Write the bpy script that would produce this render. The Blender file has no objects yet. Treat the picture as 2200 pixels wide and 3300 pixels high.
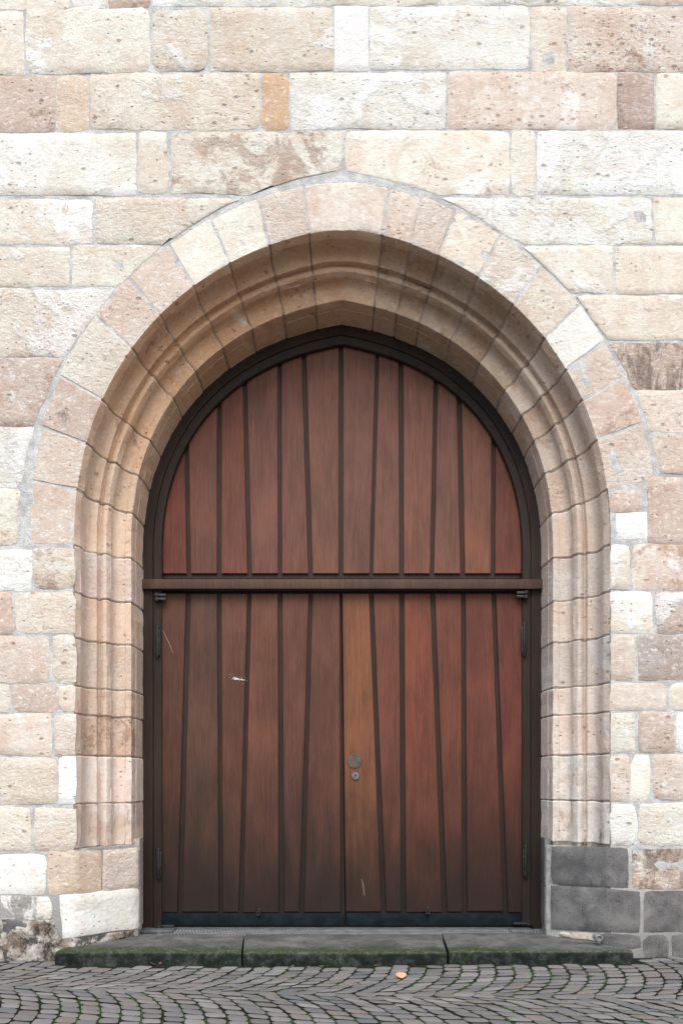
import bpy, bmesh, math, random
from math import sin, cos, pi, sqrt, atan2, acos, radians
from mathutils import Vector, noise
rnd = random.Random(7)
scene = bpy.context.scene
COL = scene.collection

# ------------------------------------------------------------------ camera, sky, sun, exposure
F, D, H = 2700.0, 6.0, 1.289          # focal length in photo pixels, distance to the wall face, eye height
CX, HY = 1100.0, 2520.0               # principal column, horizon row (photo pixels, 2200 x 3300)
cam_d = bpy.data.cameras.new('camera')
cam = bpy.data.objects.new('camera', cam_d); COL.objects.link(cam)
cam.location = (0, -D, H); cam.rotation_euler = (pi/2, 0, 0)
cam_d.sensor_fit = 'AUTO'; cam_d.sensor_width = 36.0
cam_d.lens = F/3300.0*36.0
cam_d.shift_y = (HY-1650.0)/3300.0
cam_d.clip_end = 500
scene.camera = cam

SUN_EL, SUN_AZ = radians(52), radians(-18)     # azimuth measured from straight behind the camera, negative = from the left
world = bpy.data.worlds.new('World'); scene.world = world; world.use_nodes = True
wn = world.node_tree.nodes; wl = world.node_tree.links
for n in list(wn): wn.remove(n)
sky = wn.new('ShaderNodeTexSky'); sky.sky_type = 'NISHITA'; sky.sun_disc = False
sky.sun_elevation = SUN_EL
sky.sun_rotation = pi + SUN_AZ
sky.air_density = 1.0; sky.dust_density = 3.0; sky.ozone_density = 0.6
bg = wn.new('ShaderNodeBackground'); bg.inputs[1].default_value = 0.118
wo = wn.new('ShaderNodeOutputWorld')
wl.new(sky.outputs[0], bg.inputs[0]); wl.new(bg.outputs[0], wo.inputs[0])
sd = bpy.data.lights.new('sun', 'SUN'); sd.energy = 1.25; sd.angle = radians(32); sd.color = (0.985, 0.995, 1.0)
sun = bpy.data.objects.new('sun', sd); COL.objects.link(sun)
to_sun = Vector((sin(SUN_AZ)*cos(SUN_EL), -cos(SUN_AZ)*cos(SUN_EL), sin(SUN_EL)))
sun.rotation_euler = to_sun.to_track_quat('Z', 'Y').to_euler()
sun.location = to_sun*20
vs = scene.view_settings
scene.display_settings.display_device = 'sRGB'
vs.view_transform = 'Standard'; vs.look = 'None'; vs.gamma = 1.0; vs.exposure = 1.05
vs.use_curve_mapping = False

# ------------------------------------------------------------------ helpers
def un(px, py, y):
    """photo pixel -> point of the plane at depth y behind the wall face"""
    d = D+y
    return Vector(((px-CX)/F*d, y, H+(HY-py)/F*d))

def lin(c):
    out = []
    for v in c[:3]:
        v /= 255.0
        out.append(v/12.92 if v <= .04045 else ((v+.055)/1.055)**2.4)
    return out

WORLD = {}
def mk(name, verts, faces, mats, parent=None, mi=None, smooth=30, color=None, props=None, label=None, kind=None):
    vs_ = [Vector(v) for v in verts]
    lo = Vector((min(v.x for v in vs_), min(v.y for v in vs_), min(v.z for v in vs_)))
    hi = Vector((max(v.x for v in vs_), max(v.y for v in vs_), max(v.z for v in vs_)))
    c = (lo+hi)/2
    me = bpy.data.meshes.new(name)
    me.from_pydata([v-c for v in vs_], [], faces)
    if not isinstance(mats, (list, tuple)): mats = [mats]
    for m in mats: me.materials.append(m)
    if mi:
        for p, i in zip(me.polygons, mi): p.material_index = i
    bm = bmesh.new(); bm.from_mesh(me); bmesh.ops.recalc_face_normals(bm, faces=bm.faces); bm.to_mesh(me); bm.free()
    if smooth:
        me.shade_smooth(); me.set_sharp_from_angle(angle=radians(smooth))
    o = bpy.data.objects.new(name, me); COL.objects.link(o)
    if parent:
        o.parent = parent; o.location = c-WORLD[parent.name]
    else: o.location = c
    WORLD[o.name] = c
    if color is not None: o.color = (color[0], color[1], color[2], 1)
    if props:
        for k, v in props.items(): o[k] = v
    if label: o['label'] = label
    if kind: o['kind'] = kind
    return o

def thing(name, label, cat, loc=(0, 0, 0), group=None):
    o = bpy.data.objects.new(name, None); COL.objects.link(o); o.location = loc
    o.empty_display_size = .2
    o['label'] = label; o['category'] = cat
    if group: o['group'] = group
    WORLD[o.name] = Vector(loc)
    return o

def tag(o, label=None, cat=None, group=None, kind=None):
    for k, v in (('label', label), ('category', cat), ('group', group), ('kind', kind)):
        if v: o[k] = v

class MB:
    """collects shapes of one mesh"""
    def __init__(s): s.v, s.f, s.m = [], [], []
    def add(s, v, f, m=0):
        o = len(s.v); s.v += [Vector(a) for a in v]; s.f += [[i+o for i in q] for q in f]; s.m += [m]*len(f)
    def box(s, lo, hi, m=0, b=0.0):
        x0, y0, z0 = lo; x1, y1, z1 = hi
        if b <= 0:
            v = [(x, y, z) for x in (x0, x1) for y in (y0, y1) for z in (z0, z1)]
            s.add(v, [(0, 1, 3, 2), (4, 6, 7, 5), (0, 4, 5, 1), (2, 3, 7, 6), (0, 2, 6, 4), (1, 5, 7, 3)], m)
        else:
            bm = bmesh.new(); bmesh.ops.create_cube(bm, size=1)
            for v in bm.verts:
                v.co = Vector((x0+(v.co.x+.5)*(x1-x0), y0+(v.co.y+.5)*(y1-y0), z0+(v.co.z+.5)*(z1-z0)))
            bmesh.ops.bevel(bm, geom=bm.edges[:], offset=b, segments=2, affect='EDGES', profile=.6)
            bm.verts.index_update()
            s.add([v.co.copy() for v in bm.verts], [[v.index for v in f.verts] for f in bm.faces], m); bm.free()
    def lathe(s, c, axis, prof, n=16, m=0):
        """prof = [(radius, distance along axis)]"""
        a = Vector(axis).normalized(); t = a.orthogonal().normalized(); b = a.cross(t)
        c = Vector(c); v = []
        for r, h in prof:
            for k in range(n):
                an = 2*pi*k/n; v.append(c+a*h+(t*cos(an)+b*sin(an))*r)
        f = []
        for i in range(len(prof)-1):
            for k in range(n):
                f.append((i*n+k, i*n+(k+1) % n, (i+1)*n+(k+1) % n, (i+1)*n+k))
        f.append(list(range(n))[::-1]); f.append([(len(prof)-1)*n+k for k in range(n)])
        s.add(v, f, m)
    def build(s, name, mats, parent=None, **k):
        return mk(name, s.v, s.f, mats, parent, mi=s.m, **k)

# ------------------------------------------------------------------ materials
class NT:
    def __init__(s, name):
        s.mat = bpy.data.materials.new(name); s.mat.use_nodes = True
        s.n = s.mat.node_tree.nodes; s.l = s.mat.node_tree.links
        for x in list(s.n): s.n.remove(x)
        s.out = s.n.new('ShaderNodeOutputMaterial'); s.b = s.n.new('ShaderNodeBsdfPrincipled')
        s.l.new(s.b.outputs[0], s.out.inputs[0])
    def set(s, inp, v):
        if hasattr(v, 'is_output') or isinstance(v, bpy.types.NodeSocket): s.l.new(v, inp)
        else:
            if inp.type == 'RGBA' and len(v) == 3: v = (*v, 1)
            inp.default_value = v
    def math(s, op, a, b=None, c=None, clamp=False):
        n = s.n.new('ShaderNodeMath'); n.operation = op; n.use_clamp = clamp
        s.set(n.inputs[0], a)
        if b is not None: s.set(n.inputs[1], b)
        if c is not None: s.set(n.inputs[2], c)
        return n.outputs[0]
    def vmath(s, op, a, b):
        n = s.n.new('ShaderNodeVectorMath'); n.operation = op; s.set(n.inputs[0], a); s.set(n.inputs[1], b); return n.outputs[0]
    def noise(s, v, scale, detail=5, rough=.55, dist=0.0):
        n = s.n.new('ShaderNodeTexNoise'); s.set(n.inputs['Vector'], v)
        n.inputs['Scale'].default_value = scale; n.inputs['Detail'].default_value = detail
        n.inputs['Roughness'].default_value = rough; n.inputs['Distortion'].default_value = dist
        return n.outputs['Fac']
    def voro(s, v, scale, rand=1.0):
        n = s.n.new('ShaderNodeTexVoronoi'); s.set(n.inputs['Vector'], v); n.inputs['Scale'].default_value = scale
        n.inputs['Randomness'].default_value = rand
        return n.outputs['Distance'], n.outputs['Color']
    def mix(s, f, a, b, mode='MIX'):
        n = s.n.new('ShaderNodeMix'); n.data_type = 'RGBA'; n.blend_type = mode; n.clamp_result = False
        s.set(n.inputs[0], f); s.set(n.inputs[6], a); s.set(n.inputs[7], b); return n.outputs[2]
    def ramp(s, f, lo, hi):
        n = s.n.new('ShaderNodeMapRange'); n.interpolation_type = 'SMOOTHSTEP'
        s.set(n.inputs[0], f); s.set(n.inputs[1], lo); s.set(n.inputs[2], hi); return n.outputs[0]
    def bump(s, h, dist, strength=1.0, normal=None):
        n = s.n.new('ShaderNodeBump'); s.set(n.inputs['Height'], h); n.inputs['Distance'].default_value = dist
        n.inputs['Strength'].default_value = strength
        if normal is not None: s.l.new(normal, n.inputs['Normal'])
        return n.outputs[0]
    def pos(s): return s.n.new('ShaderNodeNewGeometry').outputs['Position']
    def attr(s, name, out='Fac'):
        n = s.n.new('ShaderNodeAttribute'); n.attribute_type = 'OBJECT'; n.attribute_name = name; return n.outputs[out]
    def info(s, out): return s.n.new('ShaderNodeObjectInfo').outputs[out]
    def sep(s, v):
        n = s.n.new('ShaderNodeSeparateXYZ'); s.set(n.inputs[0], v); return n.outputs
    def scalev(s, v, sc): return s.vmath('MULTIPLY', v, sc)
    def hash_off(s, k=40.0):
        r = s.info('Random')
        n = s.n.new('ShaderNodeCombineXYZ')
        s.set(n.inputs[0], s.math('MULTIPLY', r, k)); s.set(n.inputs[1], s.math('MULTIPLY', r, k*1.7)); s.set(n.inputs[2], s.math('MULTIPLY', r, -k*2.3))
        return n.outputs[0]

def stone_material(name, moulding=False):
    t = NT(name)
    P = t.pos(); V = t.vmath('ADD', P, t.hash_off())
    base = t.attr('mould', 'Color') if moulding else t.info('Color')
    n_big = t.noise(V, 1.7, 3, .55, 1.1)
    n_med = t.noise(t.vmath('ADD', V, (9.0, 4.0, 2.0)), 9.0, 7, .68, .4)
    n_chip = t.noise(t.scalev(t.vmath('ADD', V, (31.0, 2.0, 5.0)), (1.0, 1.0, 1.7)), 24.0, 7, .72, .5)
    n_fine = t.noise(V, 75, 5, .7)
    n_grit = t.noise(V, 210, 3, .7)
    n_hue = t.noise(t.vmath('ADD', V, (17.0, 24.0, 12.0)), 2.6, 5, .6, .6)
    c = t.mix(t.ramp(n_hue, .36, .66), t.mix(1.0, base, (.96, .90, .85), 'MULTIPLY'), t.mix(1.0, base, (1.04, 1.05, 1.04), 'MULTIPLY'))
    # chipped tooling: small light and dark flecks
    c = t.mix(t.math('MULTIPLY', t.ramp(n_chip, .50, .66), (.62 if not moulding else .35)), c, t.mix(1.0, base, (.80, .73, .68), 'MULTIPLY'))
    c = t.mix(t.math('MULTIPLY', t.ramp(n_chip, .48, .33), (.65 if not moulding else .22)), c, (.80, .795, .765))
    # pale crust, flaked off along crisp edges
    cf = t.math('ADD', t.math('MULTIPLY', n_big, .74), t.math('MULTIPLY', n_med, .26))
    clo = t.math('SUBTRACT', .66, t.math('MULTIPLY', t.attr('white'), .22))
    crust = t.ramp(cf, clo, t.math('ADD', clo, .075))
    cc = t.mix(t.math('MULTIPLY', t.ramp(n_chip, .55, .7), .5), (.80, .80, .775), (.66, .63, .58))
    c = t.mix(t.math('MULTIPLY', crust, (.68 if not moulding else .30)), c, cc)
    # pink-brown mineral staining in ragged clusters, amount per block
    n_st = t.noise(t.vmath('ADD', V, (13.1, 7.7, 3.3)), 3.6, 10, .74, .7)
    lo = t.math('SUBTRACT', .70, t.math('MULTIPLY', t.attr('stain'), .30))
    stn = t.ramp(t.math('ADD', n_st, t.math('MULTIPLY', t.math('SUBTRACT', n_chip, .5), .22)), lo, t.math('ADD', lo, .11))
    c = t.mix(t.math('MULTIPLY', stn, .85), c, t.mix(1.0, base, (.62, .50, .46), 'MULTIPLY'))
    # soft rusty bloom
    n_bl = t.noise(t.vmath('ADD', V, (21.0, 15.0, 33.0)), 2.9, 6, .62, .9)
    bl = t.math('MULTIPLY', t.ramp(n_bl, .46, .66), t.math('ADD', .20, t.math('MULTIPLY', t.attr('stain'), .85)))
    c = t.mix(bl, c, t.mix(1.0, c, (.88, .76, .69), 'MULTIPLY'))
    # soot and dark lichen
    n_d = t.noise(t.scalev(t.vmath('ADD', V, (3.1, 1.7, 9.3)), (3.4, 3.4, 1.3)), 2.6, 10, .76, .5)
    lo2 = t.math('SUBTRACT', .77, t.math('MULTIPLY', t.attr('dirt'), .52))
    df = t.math('MULTIPLY', t.ramp(n_d, lo2, t.math('ADD', lo2, .14)), .66)
    c = t.mix(df, c, (.095, .080, .070))
    # pits, in loose clusters
    warp = t.scalev(V, (1.0, 1.0, 1.55))
    d1, r1 = t.voro(warp, 30.0); d2, r2 = t.voro(t.vmath('ADD', warp, (5, 5, 5)), 13.0)
    clus = t.math('MULTIPLY', t.ramp(t.noise(t.vmath('ADD', V, (2, 8, 6)), 3.0, 3, .6), .38, .68), t.attr('pit'))
    g1 = t.math('LESS_THAN', t.sep(r1)[0], t.math('MULTIPLY', clus, .40))
    g2 = t.math('LESS_THAN', t.sep(r2)[0], t.math('MULTIPLY', clus, .40))
    p1 = t.math('MULTIPLY', t.ramp(t.math('ADD', d1, t.math('MULTIPLY', n_fine, .5)), .60, .36), g1)
    p2 = t.math('MULTIPLY', t.ramp(t.math('ADD', d2, t.math('MULTIPLY', n_fine, .5)), .55, .36), g2)
    pit = t.math('MAXIMUM', p1, p2)
    pc = t.mix(t.sep(r2)[1], t.mix(1.0, base, (.66, .47, .38), 'MULTIPLY'), t.mix(1.0, base, (.46, .35, .30), 'MULTIPLY'))
    c = t.mix(t.math('MULTIPLY', pit, .75), c, pc)
    g = t.math('ADD', t.math('MULTIPLY', n_fine, .40), t.math('MULTIPLY', n_grit, .34))
    gm = t.math('ADD', .63, g)
    gn = t.n.new('ShaderNodeCombineXYZ')
    for i in range(3): t.l.new(gm, gn.inputs[i])
    c = t.mix(1.0, c, gn.outputs[0], 'MULTIPLY')
    t.set(t.b.inputs['Base Color'], c)
    t.b.inputs['Roughness'].default_value = .95; t.b.inputs['Specular IOR Level'].default_value = .1
    kk = 1.0 if not moulding else .7
    hgt = t.math('ADD', t.math('MULTIPLY', n_chip, .55*kk), t.math('MULTIPLY', n_fine, .16))
    hgt = t.math('ADD', hgt, t.math('MULTIPLY', n_med, .6*kk))
    hgt = t.math('ADD', hgt, t.math('MULTIPLY', crust, .22*kk))
    hgt = t.math('SUBTRACT', hgt, t.math('MULTIPLY', pit, .30))
    hgt = t.math('MULTIPLY', hgt, t.math('ADD', .35, t.math('MULTIPLY', t.info('Random'), .75)))
    t.set(t.b.inputs['Normal'], t.bump(hgt, .024, 1.0))
    return t.mat

def simple(name, a, b, scale=8, rough=.9, bump=.006, bscale=40, spec=.2, metal=0.0, stretch=(1, 1, 1), lo=.35, hi=.68):
    t = NT(name); V = t.scalev(t.pos(), stretch)
    n = t.noise(V, scale, 8, .66, .3); n2 = t.noise(V, bscale, 6, .7)
    c = t.mix(t.ramp(n, lo, hi), a, b)
    k = t.math('ADD', .72, t.math('MULTIPLY', n2, .56))
    g = t.n.new('ShaderNodeCombineXYZ')
    for i in range(3): t.l.new(k, g.inputs[i])
    t.set(t.b.inputs['Base Color'], t.mix(1.0, c, g.outputs[0], 'MULTIPLY'))
    t.b.inputs['Roughness'].default_value = rough; t.b.inputs['Specular IOR Level'].default_value = spec
    t.b.inputs['Metallic'].default_value = metal
    t.set(t.b.inputs['Normal'], t.bump(t.math('ADD', n2, t.math('MULTIPLY', n, .5)), bump))
    return t.mat

def wood_material(name, rough=.5, wear=1.0):
    t = NT(name); P = t.pos(); V = t.vmath('ADD', P, t.hash_off())
    base = t.info('Color')
    g1 = t.noise(t.scalev(V, (1, 1, .035)), 95, 7, .7, .25)
    g2 = t.noise(t.scalev(V, (1, 1, .06)), 26, 6, .62, 1.0)
    big = t.noise(t.scalev(V, (1, 1, .5)), 3.2, 5, .6, .3)
    c = t.mix(t.ramp(g1, .33, .70), t.mix(1.0, base, (.70, .67, .65), 'MULTIPLY'), t.mix(1.0, base, (1.18, 1.17, 1.15), 'MULTIPLY'))
    c = t.mix(t.math('MULTIPLY', t.ramp(g2, .50, .66), .60), c, t.mix(1.0, base, (.62, .55, .52), 'MULTIPLY'))
    c = t.mix(t.math('MULTIPLY', t.ramp(big, .42, .75), .55), c, t.mix(1.0, base, (1.55, 1.45, 1.35), 'MULTIPLY'))
    c = t.mix(t.math('MULTIPLY', t.ramp(big, .52, .28), .5), c, t.mix(1.0, base, (.60, .60, .60), 'MULTIPLY'))
    # splash dirt and wet weathering on the lowest half metre or so, ragged upper limit
    z = t.sep(P)[2]
    zr = t.math('ADD', z, t.math('MULTIPLY', t.noise(t.scalev(V, (1, 1, .2)), 9, 6, .65), -1.1))
    c = t.mix(t.math('MULTIPLY', t.ramp(zr, 1.25, -.30), .92*wear), c, (.0125, .0085, .0062))
    # scuffs near the foot
    sc = t.noise(t.scalev(V, (1, 1, .12)), 60, 4, .75, .2)
    scf = t.math('MULTIPLY', t.math('MULTIPLY', t.ramp(sc, .66, .78), t.ramp(z, .75, .15)), .35*wear)
    c = t.mix(scf, c, (.20, .10, .055))
    t.set(t.b.inputs['Base Color'], c)
    t.set(t.b.inputs['Roughness'], t.math('ADD', rough, t.math('MULTIPLY', big, .2)))
    t.b.inputs['Specular IOR Level'].default_value = .24
    t.set(t.b.inputs['Normal'], t.bump(t.math('ADD', g1, t.math('MULTIPLY', g2, .6)), .0022, .8))
    return t.mat

M_STONE = stone_material('weathered_stone')
M_MOULD = stone_material('moulded_stone', True)
def mortar_material():
    t = NT('pale_mortar'); P = t.pos()
    n = t.noise(P, 9, 8, .68, .3); g = t.noise(P, 85, 6, .72); b = t.noise(P, 2.4, 6, .65, .6)
    c = t.mix(t.ramp(n, .35, .68), (.44, .44, .425), (.70, .70, .68))
    c = t.mix(t.math('MULTIPLY', t.ramp(b, .52, .7), .5), c, (.42, .36, .30))
    # splash-back grime over the lowest courses, ragged upper limit
    z = t.math('ADD', t.sep(P)[2], t.math('MULTIPLY', n, -.8))
    c = t.mix(t.math('MULTIPLY', t.ramp(z, .55, -.35), .75), c, (.20, .185, .165))
    k = t.math('ADD', .66, t.math('MULTIPLY', g, .68))
    gg = t.n.new('ShaderNodeCombineXYZ')
    for i in range(3): t.l.new(k, gg.inputs[i])
    t.set(t.b.inputs['Base Color'], t.mix(1.0, c, gg.outputs[0], 'MULTIPLY'))
    t.b.inputs['Roughness'].default_value = .95; t.b.inputs['Specular IOR Level'].default_value = .1
    t.set(t.b.inputs['Normal'], t.bump(t.math('ADD', g, t.math('MULTIPLY', n, .5)), .012))
    return t.mat
M_MORTAR = mortar_material()
M_MORTAR2 = simple('grey_mortar', (.30, .295, .28), (.50, .49, .46), 12, .95, .012, 80)
M_JOINT = simple('dirty_joint', (.22, .185, .145), (.48, .42, .345), 9, .95, .010, 70)
M_WOOD = wood_material('stained_oak')
M_FRAME = wood_material('dark_oak', .5, .6)
M_KICK = simple('painted_steel', (.004, .007, .009), (.008, .016, .020), 12, .6, .001, 60, .12, .0)
M_IRON = simple('forged_iron', (.018, .019, .019), (.05, .055, .055), 30, .5, .001, 120, .5, .5)
M_BRONZE = simple('dull_bronze', (.085, .066, .05), (.13, .105, .08), 30, .6, .0006, 160, .4, .4)
M_STEEL = simple('brushed_steel', (.13, .13, .13), (.25, .25, .26), 40, .4, .0005, 160, .5, .6)
M_GRATE = simple('worn_aluminium', (.09, .095, .10), (.16, .165, .17), 14, .55, .001, 90, .4, .3)
M_RIB = simple('worn_aluminium_rib', (.24, .245, .25), (.36, .365, .37), 14, .5, .001, 90, .4, .3)
M_PAINT = simple('white_paint_splash', (.55, .55, .55), (.75, .75, .75), 60, .7, .0005, 100)
M_PALE = simple('pale_scratch', (.30, .22, .16), (.42, .33, .25), 60, .7, .0005, 100)
M_SOIL = None

def basalt_material(name, a, b):
    t = NT(name); V = t.vmath('ADD', t.pos(), t.hash_off())
    n = t.noise(V, 5, 7, .65, .3); g = t.noise(V, 130, 4, .7)
    d, r = t.voro(V, 55)
    p = t.math('MULTIPLY', t.ramp(d, .3, .16), t.math('LESS_THAN', t.sep(r)[0], .22))
    c = t.mix(t.ramp(n, .33, .68), a, b)
    dk = t.noise(t.vmath('ADD', V, (4, 4, 4)), 3.2, 8, .7, .4)
    c = t.mix(t.math('MULTIPLY', t.ramp(dk, t.math('SUBTRACT', .78, t.math('MULTIPLY', t.attr('dirt'), .4)), .85), .75), c, (.018, .021, .02))
    lt = t.noise(t.vmath('ADD', V, (6, 1, 2)), 4.5, 9, .72, .8)
    c = t.mix(t.math('MULTIPLY', t.ramp(lt, .52, .70), .55), c, (.30, .29, .27))
    c = t.mix(t.math('MULTIPLY', t.ramp(lt, .40, .30), .5), c, (.075, .062, .05))
    c = t.mix(t.math('MULTIPLY', t.ramp(g, .56, .70), .45), c, (.34, .33, .32))
    c = t.mix(t.math('MULTIPLY', t.ramp(g, .45, .3), .5), c, (.03, .03, .03))
    c = t.mix(t.math('MULTIPLY', p, .8), c, (.012, .012, .012))
    t.set(t.b.inputs['Base Color'], c); t.b.inputs['Roughness'].default_value = .9; t.b.inputs['Specular IOR Level'].default_value = .2
    t.set(t.b.inputs['Normal'], t.bump(t.math('SUBTRACT', t.math('ADD', t.math('MULTIPLY', n, .4), t.math('MULTIPLY', g, .25)), t.math('MULTIPLY', p, .3)), .012))
    return t.mat
M_BASALT = basalt_material('grey_basalt', (.095, .093, .092), (.18, .174, .167))

def rubble_material():
    t = NT('grimy_rubble'); P = t.pos()
    n = t.noise(P, 6, 9, .7, .6); n2 = t.noise(t.vmath('ADD', P, (7, 3, 1)), 9, 9, .74, .4); g = t.noise(P, 80, 5, .75)
    c = t.mix(t.ramp(n, .36, .62), (.17, .125, .09), (.55, .52, .47))
    c = t.mix(t.math('MULTIPLY', t.ramp(n2, .46, .58), .92), c, (.030, .028, .024))
    c = t.mix(t.math('MULTIPLY', t.ramp(n2, .40, .33), .5), c, (.30, .19, .12))
    c = t.mix(t.math('MULTIPLY', t.ramp(g, .55, .7), .4), c, (.5, .48, .43))
    t.set(t.b.inputs['Base Color'], c); t.b.inputs['Roughness'].default_value = .95; t.b.inputs['Specular IOR Level'].default_value = .15
    t.set(t.b.inputs['Normal'], t.bump(t.math('ADD', n, t.math('MULTIPLY', g, .4)), .02))
    return t.mat
M_RUBBLE = rubble_material()

def step_material():
    t = NT('mossy_basalt'); P = t.pos(); V = t.vmath('ADD', P, t.hash_off())
    n = t.noise(V, 5, 8, .68, .3); g = t.noise(V, 110, 4, .72)
    c = t.mix(t.ramp(n, .35, .7), (.075, .078, .074), (.165, .163, .154))
    n3 = t.noise(t.vmath('ADD', V, (8, 3, 5)), 16, 8, .75, .4)
    c = t.mix(t.math('MULTIPLY', t.ramp(n3, .5, .66), .5), c, (.05, .052, .048))
    c = t.mix(t.math('MULTIPLY', t.ramp(g, .6, .72), .4), c, (.26, .25, .23))
    # moss: grows on the front arris and the face, thinning out on the trodden top
    s = t.sep(P); yy = s[1]; xx = s[0]; zz = s[2]
    mn = t.noise(t.scalev(V, (1, 1, 1)), 7, 9, .72, .5)
    reach = t.math('ADD', t.math('MULTIPLY', mn, .46), t.math('MULTIPLY', t.ramp(xx, .9, 1.6), -.14))
    top = t.ramp(t.math('SUBTRACT', t.math('ADD', yy, .17), reach), .04, -.17)
    mc = t.mix(t.ramp(t.noise(V, 60, 5, .7), .35, .7), (.014, .026, .012), (.070, .088, .030))
    mc2 = t.mix(t.ramp(n, .4, .65), (.006, .0095, .008), (.012, .020, .012))
    geo = t.n.new('ShaderNodeNewGeometry'); up = t.sep(geo.outputs['Normal'])[2]
    upf = t.ramp(up, .3, .8)
    face = t.math('ADD', .62, t.math('MULTIPLY', t.ramp(n3, .34, .55), .36))
    cov = t.mix(upf, face, t.math('MULTIPLY', t.math('MULTIPLY', top, .92), t.ramp(n3, .30, .52)))
    c = t.mix(cov, c, t.mix(upf, mc2, mc))
    d, r = t.voro(V, 38)
    sp = t.math('MULTIPLY', t.ramp(d, .22, .1), t.math('LESS_THAN', t.sep(r)[1], .10))
    c = t.mix(t.math('MULTIPLY', sp, .6), c, (.35, .36, .33))
    t.set(t.b.inputs['Base Color'], c); t.b.inputs['Roughness'].default_value = .95; t.b.inputs['Specular IOR Level'].default_value = .15
    t.set(t.b.inputs['Normal'], t.bump(t.math('ADD', n, t.math('MULTIPLY', g, .35)), .014))
    return t.mat
M_STEP = step_material()

def cobble_material():
    t = NT('worn_sett'); P = t.pos()
    ri = t.n.new('ShaderNodeNewGeometry').outputs['Random Per Island']
    r = t.math('FRACT', t.math('ADD', t.math('MULTIPLY', ri, 7.31), t.math('MULTIPLY', t.info('Random'), 3.17)))
    r2 = t.math('FRACT', t.math('MULTIPLY', r, 17.7)); r3 = t.math('FRACT', t.math('MULTIPLY', r, 91.3))
    c = t.mix(r2, (.132, .127, .122), (.200, .192, .185))
    c = t.mix(t.math('MULTIPLY', t.ramp(r3, .80, .9), .7), c, (.115, .124, .127))
    c = t.mix(t.math('MULTIPLY', t.ramp(r3, .13, .05), .55), c, (.185, .152, .120))
    c = t.mix(t.math('MULTIPLY', t.ramp(r, .93, .97), .6), c, (.26, .25, .235))
    n = t.noise(P, 26, 6, .7); g = t.noise(P, 160, 4, .75)
    k = t.math('ADD', .60, t.math('ADD', t.math('MULTIPLY', n, .38), t.math('MULTIPLY', g, .42)))
    kk = t.n.new('ShaderNodeCombineXYZ')
    for i in range(3): t.l.new(k, kk.inputs[i])
    c = t.mix(1.0, c, kk.outputs[0], 'MULTIPLY')
    t.set(t.b.inputs['Base Color'], c); t.b.inputs['Roughness'].default_value = .72; t.b.inputs['Specular IOR Level'].default_value = .25
    t.set(t.b.inputs['Normal'], t.bump(t.math('ADD', n, t.math('MULTIPLY', g, .5)), .006))
    return t.mat
M_COBBLE = cobble_material()
M_SOIL = simple('joint_soil', (.010, .010, .008), (.014, .020, .009), 3, .98, .01, 60)
M_GROUND = simple('far_paving', (.09, .085, .08), (.14, .13, .125), 3, .9, .004, 30)
M_MOSS = simple('moss', (.016, .045, .010), (.055, .105, .022), 18, .95, .004, 90)
M_WEED = simple('weed_leaf', (.06, .11, .045), (.14, .20, .10), 30, .7, .001, 60)

def leaf_material(name, a, b): return simple(name, a, b, 40, .6, .001, 120)
M_LEAF = leaf_material('orange_leaf', (.56, .27, .14), (.72, .40, .25))
M_LEAF2 = leaf_material('brown_leaf', (.24, .08, .04), (.36, .13, .07))
M_LEAF3 = leaf_material('yellow_leaf', (.45, .33, .06), (.55, .42, .12))

# ------------------------------------------------------------------ arch geometry
S = F/D                                   # pixels per metre on the wall face
XC = (1102.0-CX)/S                        # arch axis
HW = 861.0/S                              # half width at the outer arris of the moulding
CO = 0.405                              # centres lie this far beyond the axis
R0 = HW+CO
ZS = H+(HY-1757.0)/S                      # springing
BUL = .056
def tmax(u): return acos(CO/(R0-u))
def bul(f, u=0): return (BUL+.06*u)*max(0.0, sin(pi*min(1, max(0, f))))**1.4
def arch_pt(side, f, u, y):
    """side -1 left / 1 right; f<=0 metres below springing, 0..1 springing to apex; u inward offset"""
    if f <= 0:
        return Vector((XC+side*(HW-u), y, ZS+f))
    th = f*tmax(u); r = R0-u+bul(f, u)
    x = -CO+r*cos(th) if f < .999 else 0.0
    z = r*sin(th) if f < .999 else sqrt((R0-u)**2-CO**2)
    z -= .030*max(0.0, 1-max(u, 0)/.30)*math.exp(-abs(x)/.10)      # the outer rings are worn round at the crown
    return Vector((XC+side*x, y, ZS+z))
def f_of(side, px, py):
    cxp = 1102-side*CO*S
    th = atan2(1757-py, side*(px-cxp))
    return th/tmax(0)
def ext_px(side, py, rad=1222.0):
    """column of the extrados at a row, wall face"""
    dy = 1757-py
    if dy <= 0: return 1102+side*(861+167)
    if dy >= rad-1: return None
    cxp = 1102-side*CO*S
    return cxp+side*sqrt(rad*rad-dy*dy)

# moulding profile: (inward offset u, depth y)
PROF = [(0.0, 0.0), (.003, .004), (.028, .050), (.030, .056)]
for k in range(1, 8):                     # first hollow: goes straight back, then turns to face the front
    a = k/7.0*pi/2
    PROF.append((.030+.068*(1-max(0, cos(a))**.62), .056+.150*sin(a)**.62))
PROF += [(.100, .210), (.102, .254), (.106, .258)]
for k in range(1, 7):                     # roll, bulging towards the viewer
    a = k/6.0
    PROF.append((.106+.058*a, .258-.028*sin(pi*.5*a)-.006*sin(pi*a)))
PROF += [(.168, .234), (.186, .268), (.187, .272)]
for k in range(1, 7):                     # second hollow
    a = k/6.0*pi/2
    PROF.append((.187+.083*(1-max(0, cos(a))**.66), .272+.080*sin(a)**.66))
PROF += [(.274, .348), (.278, .336), (.318, .346), (.322, .352), (.327, .455), (.331, .460), (.337, .672)]

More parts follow.
